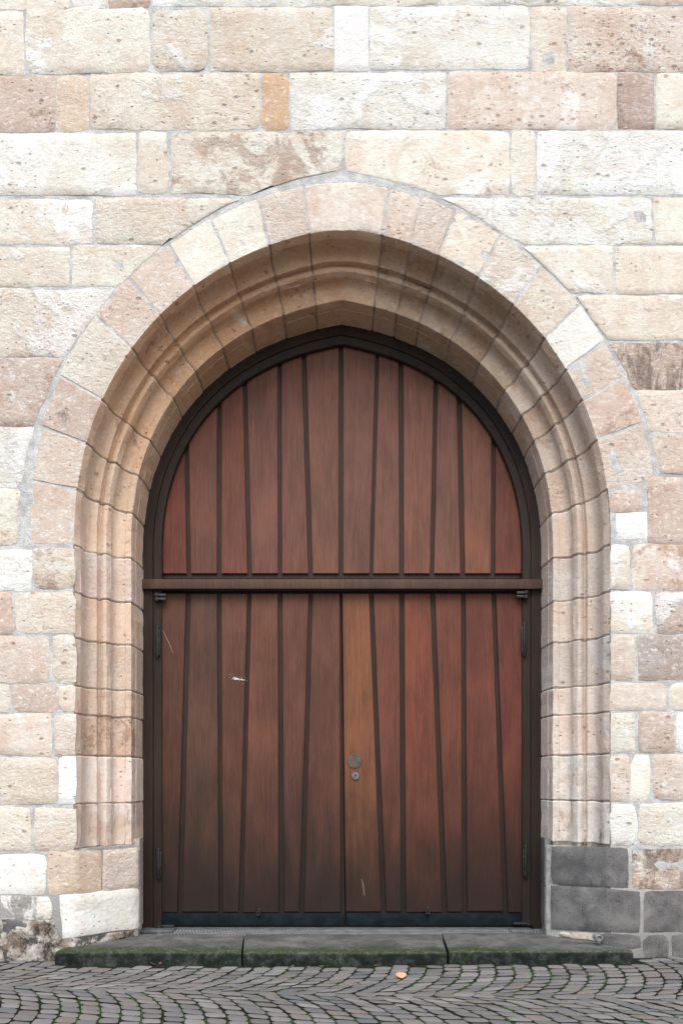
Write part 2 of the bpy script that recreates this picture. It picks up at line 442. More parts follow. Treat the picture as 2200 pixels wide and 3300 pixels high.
def profile_normals():
    out = []
    for i in range(len(PROF)):
        a = PROF[max(0, i-1)]; b = PROF[min(len(PROF)-1, i+1)]
        tx, ty = b[0]-a[0], b[1]-a[1]; l = math.hypot(tx, ty) or 1
        out.append((-ty/l*-1.0, -tx/l))   # points inward (u+) and toward the viewer (y-)
    return out
PN = profile_normals()

# ------------------------------------------------------------------ the wall
wall = thing('stone_wall', 'pale weathered ashlar stone wall with a pointed arch portal around the wooden door', 'stone wall', (0, 0, 0))

def nz(p, s, a): return noise.noise(Vector(p)*s)*a

# palette (displayed colours) -> albedo
PAL = {'W': (236, 238, 230), 'C': (231, 228, 216), 'B': (227, 220, 206), 'P': (222, 211, 199), 'K': (207, 192, 180),
       'R': (193, 175, 165), 'O': (205, 179, 150), 'T': (221, 207, 188), 'G': (186, 177, 170), 'X': (250, 251, 249), 'N': (162, 147, 135)}
ALB = .86
def alb(code, j=.05):
    c = lin(PAL[code]); k = ALB*(1+rnd.uniform(-j, j))
    return [min(.8, v*k) for v in c]

def surf(px, py, side_hint, base):
    """photo pixel -> wall surface point and outward normal: wall face, or the splayed foot of the portal when base"""
    if base:
        for s in (-1, 1):
            xo, xi = XC+s*HW, XC+s*(HW-.37)
            edge = CX+xo*S; inner = CX+xi*F/(D+.37)
            if (s < 0 and px > edge) or (s > 0 and px < edge):
                if abs(px-CX) < abs(edge-CX) and px*s > 0 or True:
                    if (s < 0 and px < 1100) or (s > 0 and px > 1100):
                        k = (px-CX)/F
                        if abs(px-CX) >= abs(inner-CX):
                            # splay: x = xo - s*y  ;  x = k*(D+y)
                            y = (xo-k*D)/(k+s)
                            nrm = Vector((-s*.7071, -.7071, 0))
                        else:
                            y = min(max(.37, (xi-s*.0484-k*D)/(k-s*.1307)), .66); nrm = Vector((-s, -.13, 0)).normalized()
                        return Vector((k*(D+y), y, H+(HY-py)/F*(D+y))), nrm
    return un(px, py, 0), Vector((0, -1, 0))

def stone(TL, TR, BR, BL, code, clip=0, base=False, white=.35, stain=.35, dirt=.05, pit=.5, mat=None, rough=1.0, rcorner=4, label=None, name='stone', proud=None):
    w = max(TR[0]-TL[0], BR[0]-BL[0]); h = max(BL[1]-TL[1], BR[1]-TR[1])
    nx = max(5, min(22, int(w/24))); ny = max(4, min(10, int(h/26)))
    if clip: ny = max(ny, 8)
    if base and w > 60: nx = max(nx, 10)
    seed = Vector((rnd.uniform(0, 99), rnd.uniform(0, 99), rnd.uniform(0, 99)))
    pr = rnd.uniform(.000, .006) if proud is None else proud
    def bil(a, b):
        t = Vector(TL)*(1-a)+Vector(TR)*a; q = Vector(BL)*(1-a)+Vector(BR)*a
        return t*(1-b)+q*b
    # rows, clipped by the extrados
    grid = []
    rows = []
    for j in range(ny+1):
        b = j/ny
        l = bil(0, b); r = bil(1, b)
        if clip:
            e = ext_px(clip, (l.y+r.y)/2)
            if e is not None:
                e += clip*9+noise.noise(Vector((j*.9, seed.x, 0)))*4
                if clip < 0: r = Vector((min(r.x, e), r.y))
                else: l = Vector((max(l.x, e), l.y))
            if r.x-l.x < 26: break
        rows.append((l, r))
    if len(rows) < 2: return None
    ny = len(rows)-1
    J = 3.0*rough
    def pt(i, j):
        l, r = rows[j]; a = i/nx
        p = l*(1-a)+r*a
        q = p.copy()
        GR = 2.6 if mat is None else 2.8
        q.x += (-GR if i == 0 else GR if i == nx and not clip else 0); q.y += (-GR if j == 0 else GR if j == ny else 0)
        ei = (i in (0, nx)); ej = (j in (0, ny))
        if ei: q.x += noise.noise(Vector((p.y*.013, i*3.1, 0))+seed)*J*1.6+noise.noise(Vector((p.y*.05, i*3.1, 5))+seed)*J*1.1
        if ej: q.y += noise.noise(Vector((p.x*.010, j*3.1, 2))+seed)*J*1.6+noise.noise(Vector((p.x*.045, j*3.1, 7))+seed)*J*1.2
        if ei and ej:
            rc = rcorner*rnd.choice((.3, .5, .8, 1.2, 2.2))
            q.x += rc*(1 if i == 0 else -1); q.y += rc*.8*(1 if j == 0 else -1)
        return q
    g = [[pt(i, j) for i in range(nx+1)] for j in range(ny+1)]
    if base:                                    # keep one grid column exactly on the corner between wall face and splay
        for fold in (CX+(XC-HW)*S, CX+(XC+HW)*S):
            if g[0][0].x+12 < fold < g[0][nx].x-12:
                k = min(range(1, nx), key=lambda i_: abs(g[0][i_].x-fold))
                for j in range(ny+1): g[j][k].x = fold
    verts, faces = [], []
    def add(p, off):
        q, n = surf(p.x, p.y, 0, base)
        verts.append(q+n*off); return len(verts)-1
    idx = [[0]*(nx+1) for _ in range(ny+1)]
    for j in range(ny+1):
        for i in range(nx+1):
            p = g[j][i].copy()
            on = (i in (0, nx)) or (j in (0, ny))
            if on:  # front edge ring sits a little inside the outline
                p.x += (2.6 if i == 0 else -2.6 if i == nx else 0); p.y += (2.4 if j == 0 else -2.4 if j == ny else 0)
            q, n = surf(p.x, p.y, 0, base)
            o = pr*.4+.0014+nz(q*1.0+seed, 2.6, .004*rough)+nz(q+seed, 9, .0035*rough)
            if on: o = o*.8-.0005
            idx[j][i] = add(p, o)
    for j in range(ny):
        for i in range(nx): faces.append((idx[j][i], idx[j+1][i], idx[j+1][i+1], idx[j][i+1]))
    ring = [(i, 0) for i in range(nx)]+[(nx, j) for j in range(ny)]+[(i, ny) for i in range(nx, 0, -1)]+[(0, j) for j in range(ny, 0, -1)]
    e1 = [add(g[j][i], -.0012) for i, j in ring]
    e2 = [add(g[j][i], -.05) for i, j in ring]
    n = len(ring)
    for k in range(n):
        a, b = ring[k], ring[(k+1) % n]; k2 = (k+1) % n
        faces.append((idx[a[1]][a[0]], idx[b[1]][b[0]], e1[k2], e1[k]))
        faces.append((e1[k], e1[k2], e2[k2], e2[k]))
    return mk(name, verts, faces, mat or M_STONE, wall, smooth=50, color=alb(code), label=label,
              props={'white': white, 'stain': stain, 'dirt': dirt, 'pit': pit})

def rect(x0, y0, x1, y1, code, clip=0, **k):
    j = lambda a: rnd.uniform(-a, a)
    return stone((x0, y0+j(2)), (x1, y0+j(2)), (x1+j(2), y1+j(2)), (x0+j(2), y1+j(2)), code, clip, **k)

# --- mortar bed behind every joint (face sheet with the portal cut out) + portal backing
def mortar_bed():
    m = MB()
    yb = .0022
    xs_out = 5.4; zt = 9.2; zb = -.12
    # face: outer rectangle to extrados line, strip by strip along the arch
    for s in (-1, 1):
        fs = [-(ZS-zb), -2.2, -1.6, -1.0, -.5]+[k/48.0 for k in range(49)]
        inn = [arch_pt(s, f, -.008, yb) for f in fs]
        out = []
        for p in inn: out.append(Vector((XC+s*xs_out, yb, p.z)))
        v = []; fa = []
        for a, b in zip(inn, out): v += [a, b]
        for i in range(len(inn)-1): fa.append((2*i, 2*i+1, 2*i+3, 2*i+2))
        m.add(v, fa, 0)
        a = inn[-1]; b = out[-1]
        m.add([a, b, (b.x, yb, zt), (a.x, yb, zt)], [(0, 1, 2, 3)], 0)
    o = m.build('mortar', [M_MORTAR], wall, smooth=0)
    # dark dirty joint bed inside the moulded portal
    m = MB()
    for s in (-1, 1):
        fs = [-(ZS-1.08*.0-(H+(HY-2740)/S))]+[-2.0, -1.5, -1.0, -.5]+[k/60.0 for k in range(61)]
        fs = sorted(fs)
        v = []; fa = []; n = len(PROF)
        for f in fs:
            for (u, y), (nu, ny) in zip(PROF, PN):
                p = arch_pt(s, f, u-nu*.0095, y-ny*.0095); v.append(p)
        for i in range(len(fs)-1):
            for k in range(n-1): fa.append((i*n+k, i*n+k+1, (i+1)*n+k+1, (i+1)*n+k))
        m.add(v, fa, 0)
    m.build('joint_mortar', [M_JOINT], wall, smooth=30)
    # flat splays at the foot of the portal
    m = MB()
    for s in (-1, 1):
        zt_ = H+(HY-2736)/S
        a = XC+s*(HW+.006); b = XC+s*(HW-.37+.008); e = .0085; c_ = XC+s*(HW-.330+.008)
        v = [(a, e, -.12), (b, .37+e, -.12), (c_, .70, -.12), (a, e, zt_), (b, .37+e, zt_), (c_, .70, zt_)]
        m.add(v, [(0, 1, 4, 3), (1, 2, 5, 4), (3, 4, 5)], 0)
    m.build('splay_mortar', [M_MORTAR2], wall, smooth=0)
mortar_bed()

# --- one moulded stone of the portal (with its face part when it is a voussoir)
def portal_stone(sections, face_w, code, mould, name, gap0=None, gap1=None, white=.25, stain=.35, dirt=.12, pit=.35, mdirt=None, label=None):
    """sections: list of (side, f) from one joint to the other"""
    gap0 = gap1 = .0046 if sections[-1][1] > 0 else .0034
    seed = Vector((rnd.uniform(0, 99), rnd.uniform(0, 99), 0))
    cs = []
    if face_w > 0:
        for a in (1.0, .97, .75, .5, .25, .06): cs.append((-face_w*a, -.003 if a < .98 else .004, 0, -1, 0))
    for (u, y), (nu, ny) in zip(PROF, PN): cs.append((u, y, nu, ny, 1))
    npf = len(cs)
    n = len(sections)
    step_ = rnd.uniform(0, .005)
    def at(k, ci, push, shift):
        side, f = sections[k]
        u, y, nu, ny, kind = cs[ci]
        jit = (noise.noise(Vector((u*9, y*9, k*3.3))+seed)*.006+noise.noise(Vector((u*40, y*40, k*3.3))+seed)*.004) if k in (0, n-1) else 0
        d = shift+jit
        rr = (R0-u)*tmax(u)
        # direction of travel along the section list
        s2, f2 = sections[min(k+1, n-1)]; s1, f1 = sections[max(k-1, 0)]
        if s1 == s2: sg = 1 if f2 > f1 else -1
        else: sg = 1 if side == s1 and k < n-1 and sections[0][0] == side else -1
        ff = f+sg*(d/rr if f > 0 or (f == 0 and sg > 0) else d)
        ff = min(ff, 1.0)
        fl = ff*3.2 if ff > 0 else ff
        wob = noise.noise(Vector((fl*2.2+side*3, u*14, y*14))+seed)*.0035+noise.noise(Vector((fl*11, u*30, y*30))+seed)*.0028-step_
        ch = noise.noise(Vector((fl*7.5, ci*.9, 4.4))+seed)
        if kind and ch > .32: wob -= (ch-.32)*.022
        wob = max(wob, -.0062)
        off = wob-push
        if face_w > 0 and ci == 0:
            u += noise.noise(Vector((f*40, side, 1))+seed)*.012
        return arch_pt(side, ff, u+nu*off, y+ny*off)
    rings = [(0, .05, gap0), (0, .006, gap0), (0, 0.0, gap0+.008)]+[(k, 0.0, 0.0) for k in range(1, n-1)]+[(n-1, 0.0, -gap1-.008), (n-1, .006, -gap1), (n-1, .05, -gap1)]
    verts, faces, mi = [], [], []
    for (k, push, sh) in rings:
        for ci in range(npf): verts.append(at(k, ci, push, sh))
    for r in range(len(rings)-1):
        for c in range(npf-1):
            faces.append((r*npf+c, r*npf+c+1, (r+1)*npf+c+1, (r+1)*npf+c)); mi.append(1 if (cs[c][4] and cs[c+1][4]) else 0)
    if face_w > 0:                                           # outer edge goes back into the wall
        st = len(verts)
        for (k, push, sh) in rings:
            p = at(k, 0, 0, sh); verts.append(p+Vector((0, .05, 0)))
        for r in range(len(rings)-1):
            faces.append((r*npf, (r+1)*npf, st+r+1, st+r)); mi.append(0)
    mc = lin(mould); gm_ = sum(mc)/3; pale = 1.0 if sections[-1][1] <= 0 else max(0, 1-abs(sections[-1][1])/.55)
    mc = [min(.8, (v+(gm_-v)*(.20+.22*pale))*ALB*(1.16+.10*pale)) for v in mc]
    return mk(name, verts, faces, [M_STONE, M_MOULD], wall, mi=mi, smooth=28, color=alb(code), label=label,
              props={'white': white, 'stain': stain, 'dirt': dirt, 'pit': pit, 'mould': mc})

# joints at the outer arris, photo pixels, from the springing to the crown
LJ = [f_of(-1, *p) for p in ((257, 1579), (290, 1432), (341, 1294), (428, 1123), (523, 1021), (628, 926), (747, 860), (866, 786), (996, 751))]
RJ = [f_of(1, *p) for p in ((1951, 1579), (1922, 1419), (1888, 1283), (1823, 1190), (1763, 1084), (1661, 972), (1542, 888), (1416, 817), (1328, 772), (1233, 751))]
def secs(side, fa, fb):
    n = max(6, int((fb-fa)*60)+2)
    return [(side, fa+(fb-fa)*k/n) for k in range(n+1)]
def zf(py): return H+(HY-py)/S-ZS          # straight part: metres below springing
LF = zf(1750); RF = zf(1745)
lcode = ['P', 'P', 'K', 'C', 'P', 'P', 'C', 'C', 'P']
lm = [(222, 192, 160), (216, 184, 150), (217, 180, 142), (216, 174, 132), (212, 168, 124), (208, 164, 120), (204, 160, 120), (202, 160, 122), (205, 168, 130)]
lw = [.325, .34, .36, .37, .375, .37, .36, .355, .345]
jl = [0.0]+LJ
for k in range(9):
    portal_stone(secs(-1, jl[k], jl[k+1]), lw[k], lcode[k], lm[k], 'voussoir', stain=[.5, .35, .45, .4, .5, .45, .15, .3, .4][k], dirt=[.08, .1, .42, .25, .1, .15, .05, .1, .1][k])
rcode = ['P', 'P', 'K', 'P', 'W', 'B', 'B', 'B', 'P', 'P']
rm = [(206, 184, 162), (204, 180, 156), (198, 176, 154), (197, 172, 146), (200, 172, 140), (190, 166, 140), (182, 158, 130), (180, 156, 128), (188, 160, 130), (194, 166, 136)]
rw = [.20, .36, .365, .36, .37, .365, .365, .365, .355, .35]
jr = [0.0]+RJ
for k in range(10):
    portal_stone(secs(1, jr[k], jr[k+1]), rw[k] if k else .0, rcode[k], rm[k], 'voussoir', stain=[.3, .35, .55, .4, .1, .4, .35, .4, .4, .5][k], white=[.3, .2, .1, .2, .9, .35, .5, .4, .2, .2][k], dirt=[.1, .1, .12, .15, .1, .1, .1, .12, .1, .1][k])
crown = [(-1, LJ[-1]+(1-LJ[-1])*k/9) for k in range(9)]+[(-1, 1.0)]+[(1, 1-(1-RJ[-1])*k/9) for k in range(1, 10)]
portal_stone(crown, .335, 'P', (208, 172, 134), 'voussoir', stain=.45)

# straight jambs
lz = [1752, 1908, 2054, 2209, 2300, 2434, 2592, 2738]
ljm = [(214, 192, 174), (214, 180, 148), (206, 180, 152), (214, 184, 154), (208, 176, 144), (218, 196, 176), (200, 174, 152)]
for k in range(7):
    a, b = zf(lz[k]), zf(lz[k+1])
    a = min(a, -.0001)
    n = 9
    portal_stone([(-1, b+(a-b)*i/n) for i in range(n+1)], 0, 'P', ljm[k], 'jamb_stone', stain=[.25, .3, .35, .5, .62, .35, .3][k], dirt=[.1, .08, .25, .25, .36, .15, .48][k], white=[.25, .4, .2, .15, .2, .5, .2][k])
rz = [1750, 1905, 2045, 2200, 2293, 2430, 2583, 2725]
rjm = [(200, 184, 166), (208, 184, 160), (196, 184, 170), (208, 188, 168), (214, 192, 172), (204, 190, 172), (206, 196, 182)]
for k in range(7):
    a, b = zf(rz[k]), zf(rz[k+1])
    a = min(a, -.0001)
    n = 9
    portal_stone([(1, b+(a-b)*i/n) for i in range(n+1)], 0, 'P', rjm[k], 'jamb_stone', stain=[.2, .3, .25, .3, .2, .25, .4][k], dirt=[.1, .1, .15, .12, .12, .25, .45][k], white=[.45, .4, .45, .3, .6, .6, .8][k])

# --- coursed ashlar (photo pixels)
for a in [
    # top sliver
    (-120, -170, 221, 28, 'C'), (231, -165, 340, 27, 'W'), (349, -165, 486, 25, 'K'), (496, -165, 1000, 18, 'W'), (1010, -165, 1408, 14, 'C'), (1420, -160, 2040, 13, 'W'), (2050, -165, 2330, 15, 'P'),
    # second
    (-60, 39, 76, 242, 'C'), (88, 31, 482, 234, 'C'), (494, 33, 665, 230, 'B'), (677, 27, 1072, 228, 'B'), (1192, 24, 1702, 222, 'W'), (1711, 25, 1822, 227, 'B'), (1833, 25, 2300, 228, 'P'),
    # third
    (-90, 246, 179, 421, 'K'), (188, 248, 286, 421, 'T'), (296, 240, 835, 419, 'B'), (845, 240, 927, 417, 'O'), (937, 237, 1433, 415, 'W'), (1445, 234, 1980, 416, 'P'), (1991, 237, 2105, 416, 'R'), (2116, 240, 2330, 417, 'C'),
    # fourth
    (-170, 433, 437, 628, 'W'), (449, 430, 538, 624, 'C'),
    (1648, 422, 1721, 628, 'C'), (1731, 422, 2350, 626, 'W')]:
    kw = {}
    if a[4] in 'KR': kw = dict(white=.1, stain=.45, pit=.4)
    if a[4] == 'W': kw = dict(white=.8, stain=.28, pit=.7)
    if a[4] == 'C': kw = dict(white=.5, stain=.25, pit=.5, rough=1.3)
    if a[4] == 'B': kw = dict(white=.3, stain=.3, pit=.6, rough=1.4)
    if a[4] == 'P': kw = dict(white=.3, stain=.5, pit=.9)
    if a[4] in 'TO': kw = dict(white=.2, stain=.2, pit=.25)
    rect(*a, **kw)
# smooth white rendered block in the second course
stone((1079, 21), (1184, 21), (1184, 228), (1079, 228), 'X', white=1.6, stain=0, dirt=0, pit=0, rough=.25, rcorner=1, proud=.006, label='smooth bright white replacement block')
C = dict(clip=-1); Rr = dict(clip=1)
rect(553, 428, 1104, 622, 'C', -1, white=.4, stain=.72, pit=.4)
rect(1117, 424, 1641, 626, 'C', 1, white=.5, stain=.45, pit=.8)
rect(-110, 645, 299, 786, 'C', -1, white=.6, stain=.4, pit=.5)
rect(314, 640, 830, 786, 'C', -1, white=.4, stain=.45, pit=.6)
rect(1380, 638, 2098, 785, 'W', 1, white=.6, stain=.42, pit=.8)
rect(2110, 640, 2330, 788, 'C', 1, white=.5, stain=.2)
rect(-130, 799, 226, 921, 'C', -1, white=.4, stain=.12, pit=.3, rough=.8)
rect(237, 794, 640, 921, 'C', -1, white=.45, stain=.35, pit=.5)
rect(1560, 796, 1973, 942, 'C', 1, white=.5, stain=.1, pit=.3)
rect(1984, 796, 2330, 944, 'C', 1, white=.4, stain=.45, pit=.6)
rect(-140, 933, 480, 1146, 'C', -1, white=.85, stain=.3, pit=.6, rough=1.3)
rect(1760, 954, 2320, 1096, 'B', 1, white=.3, stain=.35, pit=.3)
rect(-90, 1158, 260, 1368, 'K', -1, white=.15, stain=.55, dirt=.25, pit=.3)
rect(1900, 1108, 2320, 1254, 'K', 1, white=.12, stain=.45, dirt=.62, pit=.3)
rect(-70, 1378, 160, 1568, 'W', -1, white=.9, stain=.1, pit=.3)
rect(1960, 1262, 2290, 1390, 'P', 1, white=.2, stain=.45, dirt=.3, pit=.6)
rect(-70, 1579, 85, 1755, 'B', -1, white=.45, stain=.45, dirt=.1)
rect(2050, 1402, 2320, 1528, 'P', 1, white=.3, stain=.35, dirt=.2, pit=.6)
# voussoir-sized pieces beside the springing on the right
rect(1968, 1585, 2062, 1648, 'K', 0, white=.2, stain=.3)
stone((1985, 1656), (2082, 1654), (2084, 1735), (1988, 1736), 'X', white=1.5, stain=0, pit=.3, rough=.6, rcorner=3, label='small square bright white block')
rect(2086, 1542, 2330, 1752, 'K', 0, white=.12, stain=.45, dirt=.15, pit=.4)
# left of the jamb
for a in [(-70, 1771, 101, 1902, 'W', .8, .15, .05), (-70, 1912, 40, 2042, 'K', .15, .3, .05), (52, 1910, 243, 2041, 'B', .4, .35, .30), (109, 1770, 243, 1899, 'C', .4, .62, .12),
          (-70, 2054, 160, 2197, 'P', .45, .4, .05), (170, 2052, 243, 2197, 'B', .5, .25, .05),
          (-70, 2208, 30, 2295, 'C', .5, .2, .02), (40, 2210, 184, 2293, 'K', .3, .3, .03), (193, 2211, 243, 2292, 'P', .3, .3, .05),
          (-70, 2305, 165, 2432, 'P', .5, .35, .03), (178, 2304, 242, 2434, 'P', .4, .35, .05),
          (-70, 2443, 181, 2592, 'B', .4, .3, .03), (193, 2443, 244, 2592, 'X', .9, .05, .08),
          (-70, 2605, 98, 2742, 'C', .3, .3, .05), (112, 2605, 243, 2740, 'B', .4, .25, .04)]:
    rect(*a[:5], 0, white=a[5], stain=a[6], dirt=a[7])
# right of the jamb
for a in [(1967, 1758, 2024, 1898, 'B', .5, .25, .08), (2036, 1756, 2330, 1898, 'P', .4, .6, .25),
          (1967, 1910, 2099, 2038, 'C', .8, .3, .05), (2113, 1910, 2330, 2038, 'K', .35, .45, .1),
          (1967, 2050, 2046, 2192, 'P', .5, .3, .1), (2058, 2050, 2330, 2190, 'G', .2, .35, .22),
          (1967, 2203, 2142, 2287, 'P', .4, .3, .05), (2154, 2203, 2330, 2287, 'B', .6, .3, .04),
          (1967, 2300, 2042, 2426, 'C', .6, .3, .32), (2056, 2298, 2166, 2424, 'K', .2, .2, .03), (2177, 2298, 2330, 2424, 'W', .7, .3, .2),
          (1967, 2438, 2024, 2580, 'P', .6, .3, .15), (2034, 2434, 2092, 2580, 'C', .4, .2, .03), (2106, 2436, 2330, 2576, 'P', .3, .4, .1),
          (1967, 2592, 2050, 2722, 'W', .9, .2, .12), (2059, 2592, 2330, 2722, 'C', .4, .25, .08)]:
    rect(*a[:5], 0, white=a[5], stain=a[6], dirt=a[7])
# foot of the wall, left (the two courses by the portal follow its splay)
stone((-70, 2754), (147, 2752), (147, 2882), (-70, 2880), 'W', white=.85, stain=.35, dirt=.05)
stone((158, 2744), (325, 2742), (325, 2876), (158, 2882), 'T', base=True, white=.4, stain=.35)
stone((336, 2742), (446, 2736), (446, 2862), (334, 2874), 'P', base=True, white=.35, stain=.25)
stone((196, 2888), (446, 2866), (444, 2990), (203, 3024), 'W', base=True, white=.9, stain=.12, dirt=.1)
stone((-70, 2888), (162, 2888), (172, 2962), (-70, 2960), 'W', white=.75, stain=.45, dirt=.62, rough=1.6)
def rubble(px0, px1, nx, top, bot):
    v, f = [], []; ny = 14
    for j in range(ny+1):
        for i in range(nx+1):
            px = px0+(px1-px0)*i/nx; a = j/ny
            py = top(px)*(1-a)+bot(px)*a
            q, nn = surf(px, py, 0, True)
            lump = noise.noise(q*9)*.020+noise.noise(q*21)*.012+noise.noise(q*45)*.006
            e = min(1, min(a, 1-a)*6)
            v.append(q+nn*(.004+max(-.004, lump+.006)*e))
    for j in range(ny):
        for i in range(nx): a = j*(nx+1)+i; f.append((a, a+1, a+nx+2, a+nx+1))
    return v, f
v, f = rubble(-300, 432, 84, lambda x: 2964+max(0, (x-150))*.0+(62 if x > 200 else max(0, (x-170))*2.0)-max(0, x-204)*.13, lambda x: 3112 if x < 180 else 3070-(x-180)*.2)
mk('rubble_footing', v, f, M_RUBBLE, wall, smooth=60, label='dirty crumbling rubble and smeared mortar at the left foot of the wall')
stone((6, 2966), (88, 2964), (84, 3012), (10, 3014), 'N', mat=M_BASALT, dirt=.8, rough=1.6, rcorner=12, proud=.010, label='black basalt lump set in the rubble')
stone((42, 3034), (100, 3032), (98, 3072), (46, 3076), 'N', mat=M_BASALT, dirt=.8, rough=1.6, rcorner=9, proud=.008)
# foot of the wall, right: grey basalt
stone((1776, 2730), (2021, 2736), (2021, 2860), (1776, 2846), 'G', base=True, mat=M_BASALT, dirt=.45, rough=.5, rcorner=3)
stone((1776, 2857), (2060, 2874), (2056, 3004), (1776, 2990), 'G', base=True, mat=M_BASALT, dirt=.15, rough=.5, rcorner=3)
stone((2073, 2874), (2330, 2870), (2330, 3000), (2075, 3002), 'G', mat=M_BASALT, dirt=.55, rough=.6, rcorner=4)
stone((2034, 2736), (2330, 2732), (2330, 2864), (2034, 2862), 'B', white=.7, stain=.9, dirt=.62, rough=1.6)
stone((1934, 3012), (2058, 3014), (2060, 3052), (1938, 3046), 'G', base=True, mat=M_BASALT, dirt=.7, rough=1.2)
stone((2076, 3014), (2150, 3016), (2150, 3094), (2074, 3092), 'G', mat=M_BASALT, dirt=.8, rough=1.2)
stone((2164, 3014), (2330, 3012), (2330, 3092), (2164, 3094), 'G', mat=M_BASALT, dirt=.7, rough=1.3)
stone((1800, 3004), (1922, 3010), (1926, 3030), (1810, 3018), 'B', base=True, white=.5, stain=.3, dirt=.2, rough=1.2, rcorner=3)
# narrow reveal blocks between splay and door frame at the foot
for s in (-1, 1):
    xi = XC+s*(HW-.372)
    zz = [H+(HY-p)/F*(D+.45) for p in (2700, 2850, 2990)]
    mats = M_STONE if s < 0 else M_BASALT
    for k in range(2):
        m = MB(); ya, yb2 = .392, .675
        za_, zb2_ = zz[k+1]+.004, zz[k]-.004
        xa_, xb_ = xi+s*.001, xi+s*.040
        vv = [(xa_, ya, za_), (xb_, yb2, za_), (xb_+s*.05, yb2, za_), (xa_+s*.05, ya, za_)]
        vv += [(p_[0], p_[1], zb2_) for p_ in vv]
        m.add(vv, [(0, 1, 2, 3), (4, 7, 6, 5), (0, 4, 5, 1), (1, 5, 6, 2), (2, 6, 7, 3), (3, 7, 4, 0)])
        m.build('stone', [mats], wall, color=alb('G'), props={'white': .1, 'stain': .2, 'dirt': .4, 'pit': .1})

# --- what lies just outside the picture: the same courses run on
CR = [(-560, -385), (-375, -180)]
for y0, y1 in CR:
    x = -900+rnd.uniform(-80, 80)
    while x < 3000:
        w = rnd.choice((130, 260, 380, 470, 520)); rect(x, y0, x+w, y1, rnd.choice('WCBCP'), white=.5, stain=.3); x += w+12
lrows = [(-165, 26), (39, 240), (246, 421), (433, 628), (645, 786), (799, 921), (933, 1146), (1158, 1368), (1378, 1568), (1579, 1755), (1771, 1902), (1912, 2042), (2054, 2197), (2208, 2295), (2305, 2432), (2443, 2592), (2605, 2742), (2754, 2882), (2890, 3000), (3010, 3104)]
lend = [-132, -72, -102, -182, -122, -142, -152, -102]+[-82]*12
for (y0, y1), xe in zip(lrows, lend):
    x = xe
    while x > -820:
        w = rnd.choice((150, 230, 320, 420)); rect(x-w, y0, x, y1, rnd.choice('WCBCPK'), white=.5, stain=.35); x -= w+12
rrows = [(-165, 13), (25, 228), (240, 416), (424, 626), (640, 786), (797, 944), (955, 1096), (1108, 1254), (1262, 1390), (1402, 1528), (1542, 1752), (1758, 1898), (1910, 2038), (2050, 2190), (2203, 2287), (2298, 2424), (2436, 2576), (2592, 2722), (2734, 2864), (2874, 3000), (3012, 3092)]
for (y0, y1) in rrows:
    x = 2362
    bas = y0 > 2800
    if y0 < 600 and y0 > -100: x = 2372
    while x < 3000:
        w = rnd.choice((150, 230, 320, 420)); rect(x, y0, x+w, y1, rnd.choice('WCBCPK'), white=.5, stain=.35, mat=M_BASALT if bas else None); x += w+12
# stub of an old pipe and two drilled holes
m = MB(); p = un(1926, 3022, -.01); m.lathe((p.x, .05, p.z), (0, -1, 0), [(.024, 0), (.024, .085), (.019, .088), (.017, .07)], 14)
m.build('pipe_stub', [M_MORTAR], wall)

# ------------------------------------------------------------------ the door
door = thing('arched_door', 'tall arched double door of tapering red brown oak boards set deep in the stone portal', 'door', (0, .68, .15))
YF, YB, YBK = .658, .690, .710            # frame front, board front, backing

def sweep(profile, mats, name, parent, zbot, color=None, smooth=30):
    v, f = [], []
    path = [(-1, zbot-ZS), (-1, -1.2), (-1, -.4)]+[(-1, k/28.0) for k in range(29)]+[(1, 1-k/28.0) for k in range(1, 29)]+[(1, -.4), (1, -1.2), (1, zbot-ZS)]
    n = len(profile)
    for s, ff in path:
        for u, y in profile: v.append(arch_pt(s, ff, u, y))
    for i in range(len(path)-1):
        for k in range(n-1): f.append((i*n+k, i*n+k+1, (i+1)*n+k+1, (i+1)*n+k))
    return mk(name, v, f, mats, parent, smooth=smooth, color=color)
zfoot = un(0, 2996, .66).z
dark = [.029, .0185, .0133]
sweep([(.30, .83), (.30, YF), (.408, YF), (.412, YF+.004), (.414, YF+.016), (.418, YF+.016), (.420, YF+.008), (.475, YF+.012), (.481, YF+.018), (.481, .83)], [M_FRAME], 'frame', door, zfoot, color=dark)

U_IN = .478
def inner_top(x):
    """height of the frame's inner edge above column x"""
    s = -1 if x < XC else 1
    lo, hi = 0.0, 1.0
    for _ in range(40):
        mid = (lo+hi)/2
        p = arch_pt(s, mid, U_IN, 0)
        if abs(p.x-XC) > abs(x-XC): lo = mid
        else: hi = mid
    return arch_pt(s, lo, U_IN, 0).z

def plank(outline, yf, th, name, parent, color, mat=M_WOOD, bev=.004, label=None):
    """outline: (x, z) counter-clockwise seen from the front"""
    n = len(outline); c = Vector((sum(p[0] for p in outline)/n, sum(p[1] for p in outline)/n))
    ins = []
    for i in range(n):
        p0, p1, p2 = Vector(outline[i-1]), Vector(outline[i]), Vector(outline[(i+1) % n])
        e1 = (p1-p0).normalized(); e2 = (p2-p1).normalized()
        n1 = Vector((-e1.y, e1.x)); n2 = Vector((-e2.y, e2.x)); b = (n1+n2)
        b = b.normalized() if b.length > 1e-6 else n1
        k = min(2.0, 1/max(.35, b.dot(n1)))
        ins.append(p1+b*bev*k)
    v = [(p[0], yf+th, p[1]) for p in outline]+[(p[0], yf+bev*.7, p[1]) for p in outline]+[(p.x, yf, p.y) for p in ins]
    f = [tuple(range(2*n, 3*n))]
    for i in range(n):
        j = (i+1) % n
        f += [(i, j, n+j, n+i), (n+i, n+j, 2*n+j, 2*n+i)]
    return mk(name, v, f, mat, parent, smooth=20, color=color, label=label)

